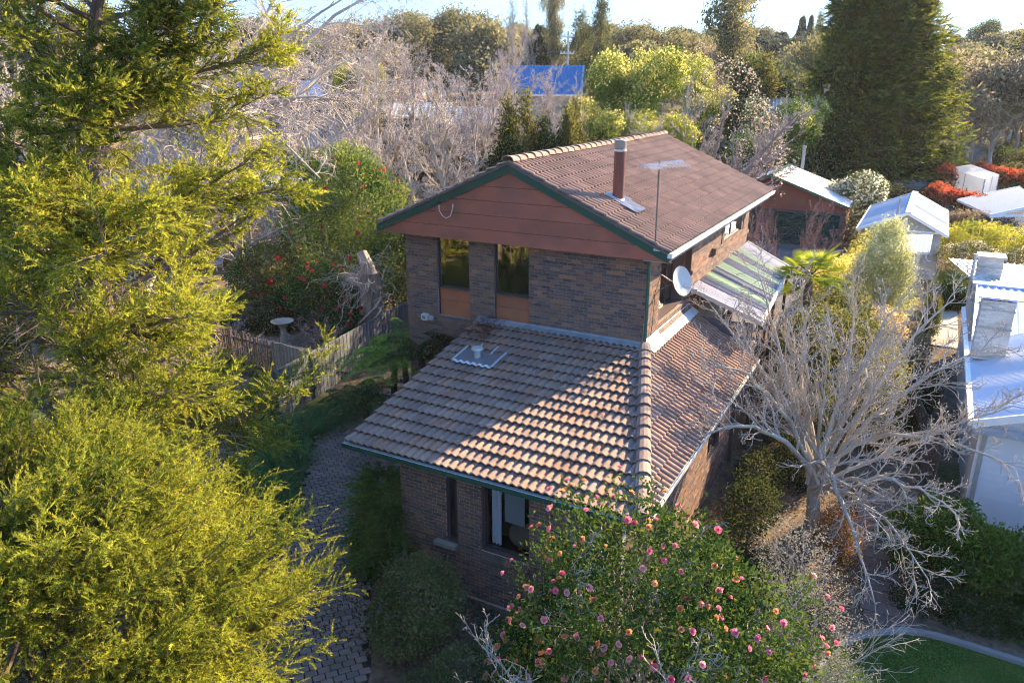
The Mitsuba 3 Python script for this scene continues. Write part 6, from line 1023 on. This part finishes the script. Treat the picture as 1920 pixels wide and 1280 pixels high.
for q in range(26):
    a = q*2.4; el = r.uniform(-.5, 1.1); d = unit((math.cos(a)*math.cos(el), math.sin(a)*math.cos(el), math.sin(el))); hub = pt+d*r.uniform(.6, .85); s_ = unit(np.cross(d, (0, 0, 1.0))); u_ = np.cross(s_, d); n = 30; t = np.linspace(-1.9, 1.9, n); dd = nrm(d*np.cos(t)[:, None]+s_*np.sin(t)[:, None]+u_*.12*np.abs(t)[:, None]+np.array([0, 0, -.12])); L = .62*(1-.08*t**2)*r.uniform(.9, 1.1)
    v, f = leaves(np.tile(hub, (n, 1)), dd, L, .05, r, roll=np.tile(u_, (n, 1)), bend=.02); v2, f2 = tubes(np.array([[pt, (pt+hub)/2+(0, 0, .03), hub]]), np.full((1, 3), .014), 3); c = np.vstack([vcol(r, n, 4, (.18, .26, .03), (.42, .44, .06)), np.tile((.12, .14, .04), (len(v2), 1))]); put_mesh(part(k, 'fan_leaf'), np.vstack([v, v2]), np.vstack([f, f2+len(v)]), c, 'foliage')
shrub('creeper_mound', 'tangled creeper mound over the pergola behind the magnolia', [(3.1, 9.0, 2.5, 1.2, 1.7, 1.4), (3.5, 11.2, 2.6, 1.3, 1.7, 1.3), (3.1, 7.0, 2.6, 1.1, 1.5, 1.7), (3.6, 8.2, 3.0, 1.0, 1.0, 1.2), (4.1, 8.8, 2.0, 1.1, 1.6, 1.7), (3.3, 13.2, 2.5, 1.2, 1.4, 1.4), (3.4, 5.6, 1.3, 1.0, 1.2, 1.3), (4.6, 10.5, 1.8, 1.0, 1.5, 1.4)], np.array([0, 0, G]), 13000, .11, .055, (.05, .07, .025), (.24, .22, .075), 'creeper', .55, 'foliage', 35, 3, 2, .8, .9)
shrub('dry_creeper', 'pale dry brown creeper on the side fence', [(5.3, 13.6, 1.4, .8, 1.2, .7), (5.0, 15.6, 1.5, .9, 1.3, .8), (5.9, 14.6, 1.1, .8, 1.3, .8), (4.4, 14.0, 1.3, .8, 1.1, .9)], np.array([0, 0, G]), 4200, .13, .06, (.22, .16, .085), (.50, .41, .25), 'creeper', .5, 'foliage', 36, 3, 2, .8, .9)
shrub('pale_column_shrub', 'narrow pale yellow green shrub behind the magnolia trunk', [(0, 0, 1.5, .65, .65, 1.5), (.1, .1, 2.4, .5, .5, .9), (-.1, -.2, .8, .7, .7, .9)], at(1640, 24.5), 3000, .11, .03, (.14, .16, .05), (.40, .38, .15), 'shrub', .5, 'foliage', 37, 3, 4, 2.2, .9)
shrub('path_conifer', 'small green conifer beside the concrete slab', [(0, 0, .9, .42, .42, .95), (0, 0, 1.5, .28, .28, .6)], at(1737, 34.5), 1700, .12, .03, (.06, .09, .025), (.20, .20, .05), 'shrub', .5, 'foliage', 38, 3, 4, 1.5, .9)
shrub('dark_garden_shrub', 'dark round shrub behind the concrete slab', [(0, 0, .7, .95, .8, .8)], at(1775, 39), 1600, .14, .06, (.025, .05, .02), (.06, .09, .035), 'shrub', .5, 'foliage', 39, 3, 5, .9, .9)
shrub('agave_bed', 'mixed low shrubs along the dark side fence', [(0, 0, .6, .9, .8, .7), (.4, 2.2, .6, .8, 1.0, .7), (.2, -2.0, .5, .8, 1.0, .6)], np.array([6.0, 9.5, G]), 2600, .12, .05, (.05, .065, .025), (.14, .13, .05), 'shrub', .5, 'foliage', 40, 3, 4, .8, .9)
c_ = at(1845, 47); shrub('lemon_shrub', 'bright lemon yellow shrub in front of the lattice pavilion', [(-.8, 0, 2.0, 1.7, 1.2, 1.0), (.9, .2, 1.9, 1.5, 1.2, .9), (2.0, .2, 1.5, 1.2, 1.1, .8), (-1.6, 0, 1.4, 1.2, 1.1, 1.0)], c_, 3800, .15, .05, (.20, .24, .04), (.56, .52, .09), 'shrub', .5, 'foliage', 41, 3, 5, 1.8, .9)
c_ = at(1870, 43); bloom('blossom_hedge', 'straggling pale blossomed hedge on a pergola above the white roofs', [(-2.4+q*.9, .3*math.sin(q*2), 1.55+.2*math.sin(q*1.7), .95, .9, .75) for q in range(8)], c_, 3600, .13, .05, (.06, .075, .03), (.20, .18, .08), (.34, .30, .22), (.58, .53, .42), 1100, .11, 42, cat='hedge', H=1.6, stems=12, tuft=3)
c_ = at(1818, 56); shrub('grey_bush', 'brown grey bush between the cream shed and the pavilion', [(0, 0, 1.0, 2.0, 1.4, 1.1), (1.6, 0, .9, 1.4, 1.3, 1.0), (-1.5, .4, 1.0, 1.2, 1.2, 1.0)], c_, 2600, .22, .08, (.10, .08, .065), (.26, .20, .16), 'shrub', .4, 'foliage', 43, 3, 8, 1.2, .9)
def hedge_run(name, label, pts, h, w, n, seed):
    lob = []
    for a, b in zip(pts, pts[1:]):
        m_ = max(2, int(np.linalg.norm(b-a)/.8))
        for q in range(m_): p = a+(b-a)*q/m_; lob.append((p[0], p[1], p[2]+h*.5, w, w, h*.55))
    k = shrub(name, label, lob, np.zeros(3), n, .24, .12, (.03, .05, .02), (.07, .08, .03), 'hedge', .6, 'foliage', seed, 3, 2, .5, 1.0); r = np.random.default_rng(seed+7); P, D = blob_points(r, n, lob, .9); kp = D[:, 2] > .25; P, D = P[kp], D[kp]; Q = np.repeat(P, 3, 0)+r.normal(size=(len(P)*3, 3))*.12; v, f = leaves(Q, nrm(D.repeat(3, 0)+r.normal(size=(len(Q), 3))*.6), .24, .11, r); put_mesh(k+'__red_tips', v, f, vcol(r, len(Q), 4, (.50, .055, .035), (.62, .17, .10)), 'foliage')
hedge_run('red_hedge', 'clipped photinia hedge with bright red tips in front of the white tent', [at(1752, 70), at(1775, 66), at(1850, 62)], 2.0, .85, 3800, 44); hedge_run('red_hedge', 'red tipped hedge running right behind the white tent', [at(1830, 88), at(1880, 82), at(1960, 76)], 2.1, .9, 3400, 45); hedge_run('red_hedge', 'tall red hedge end against the big conifer', [at(1762, 80), at(1768, 74)], 2.9, .9, 1800, 46)
# gum trees at the right, along the lane
for q, (u, D, vt, kd, w_, lb) in enumerate([(1878, 88, 70, 'gum_grey', 1.15, 'dark trunked gum at the right edge beyond the tent'), (1925, 96, 40, 'gum_tall', 1.2, 'tall gum leaning in at the right frame edge'), (1838, 108, 95, 'gum_round', 1.1, 'olive gum beside the lane'), (1752, 165, 120, 'gum_round', 1.0, 'gum tree shading the far end of the lane'), (1905, 125, 80, 'gum_grey', 1.3, 'grey gum behind the dark trunked one')]):
    stand(kd, 'gum_tree', lb, 'tree', u, D, vt, 63*q, w_)
stand('dark_bush', 'lane_bush', 'dark bush beside the lane at the right edge', 'shrub', 1900, 92, 275, 0, 1.3)
c_ = at(1768, 88); shrub('yellow_lane_shrub', 'yellow green shrub lit by the sun beside the lane', [(0, 0, 2.2, 1.6, 1.5, 2.2), (.8, 0, 1.4, 1.4, 1.3, 1.4)], c_, 1800, .35, .14, (.20, .20, .04), (.50, .44, .09), 'shrub', .5, 'foliage', 47, 3, 4, 2.2, .9)
# trees of the skyline that one can tell apart
SK = [(660, 135, 22, 'gum_grey', 1.1, 'hazy grey gum above the pale blue roof'), (735, 150, 14, 'gum_grey', 1.2, 'wide grey crowned gum on the left skyline'), (800, 140, 24, 'gum_round', 1.2, 'rounded olive gum on the skyline behind the bare trees'), (875, 145, 18, 'gum_round', 1.1, 'olive gum crown left of the tall bare pair'), (930, 150, 35, 'gum_grey', 1.1, 'low grey gum left of the dark spruce'), (968, 118, -35, 'bare_c', .55, 'tall thin bare tree rising above the blue roof'), (992, 122, -10, 'bare_c', .5, 'second thin bare tree above the blue roof'), (1012, 125, 52, 'far_conifer', .8, 'small dark spruce left of the power pole'), (1037, 120, -30, 'gum_tall', .42, 'very thin tall gum trunk left of the power pole'), (1088, 128, 8, 'open_pine', 1.0, 'ragged tall pine right of the power pole'), (1125, 122, -40, 'open_pine', .62, 'dark slim pine trunk reaching out of the frame'), (1150, 150, 55, 'gum_round', 1.2, 'broad olive gum behind the wattle'), (1205, 145, 48, 'gum_round', 1.3, 'large olive gum crown above the wattle'), (1265, 150, 62, 'gum_round', 1.2, 'spreading gum right of the wattle top'), (1310, 150, 70, 'gum_grey', 1.0, 'grey gum behind the bare dome'), (1378, 112, -45, 'gum_tall', .75, 'tall open gum with flat tufts on the skyline'), (1345, 140, 60, 'gum_grey', .9, 'slender grey gum left of the tall open gum'), (1412, 96, 100, 'slim_cypress', 1.3, 'light green conical tree beside the yellow wattle'), (1455, 98, 98, 'dark_bush', .95, 'olive broad tree beside the light green cone'), (1520, 92, 62, 'gum_tall', .9, 'slender pale trunked gum left of the big conifer'), (1500, 250, 34, 'far_conifer', .55, 'small dark spire on the far hill'), (1516, 250, 32, 'far_conifer', .4, 'thinner dark spire on the far hill'), (1533, 240, 14, 'open_pine', .6, 'tall star topped pine on the far hill'), (1828, 260, 36, 'dark_bush', .75, 'round dark tree standing alone on the right skyline'), (1846, 270, 62, 'gum_round', .8, 'small round tree beside the dark round one'), (1475, 130, 120, 'gum_grey', 1.0, 'grey gum above the grey roofed house'), (1565, 120, 75, 'gum_round', 1.0, 'gum half hidden behind the left side of the big conifer')]
for q, (u, D, vt, kd, w_, lb) in enumerate(SK): stand(kd, {'bare_c': 'bare_tree', 'far_conifer': 'spruce_tree', 'open_pine': 'pine_tree', 'slim_cypress': 'conical_tree', 'dark_bush': 'broad_tree'}.get(kd, 'gum_tree'), lb, 'tree', u, D, vt, 41*q, w_)
mass('distant_forest', 'far_round', pspots(90, 500, 1980, 130, 330, 9, 13, 1.0, 1.4, 21)+pspots(40, -100, 700, 90, 220, 8, 12, 1.0, 1.4, 22), 'distant olive forest covering the hills'); mass('far_woodland', 'far_grey', pspots(70, 600, 1980, 110, 260, 8, 11, 1.0, 1.4, 23)+pspots(40, -100, 700, 80, 200, 8, 12, 1.0, 1.4, 24), 'grey brown woodland on the nearer slopes'); mass('dark_plantation', 'far_dark', pspots(70, 1380, 1640, 205, 260, 9, 12, 1.2, 1.7, 25)+pspots(26, 1080, 1400, 210, 260, 9, 12, 1, 1.3, 26)+pspots(40, 1780, 1990, 190, 300, 8, 11, 1, 1.5, 27), 'dark pine plantation along the far hilltop')
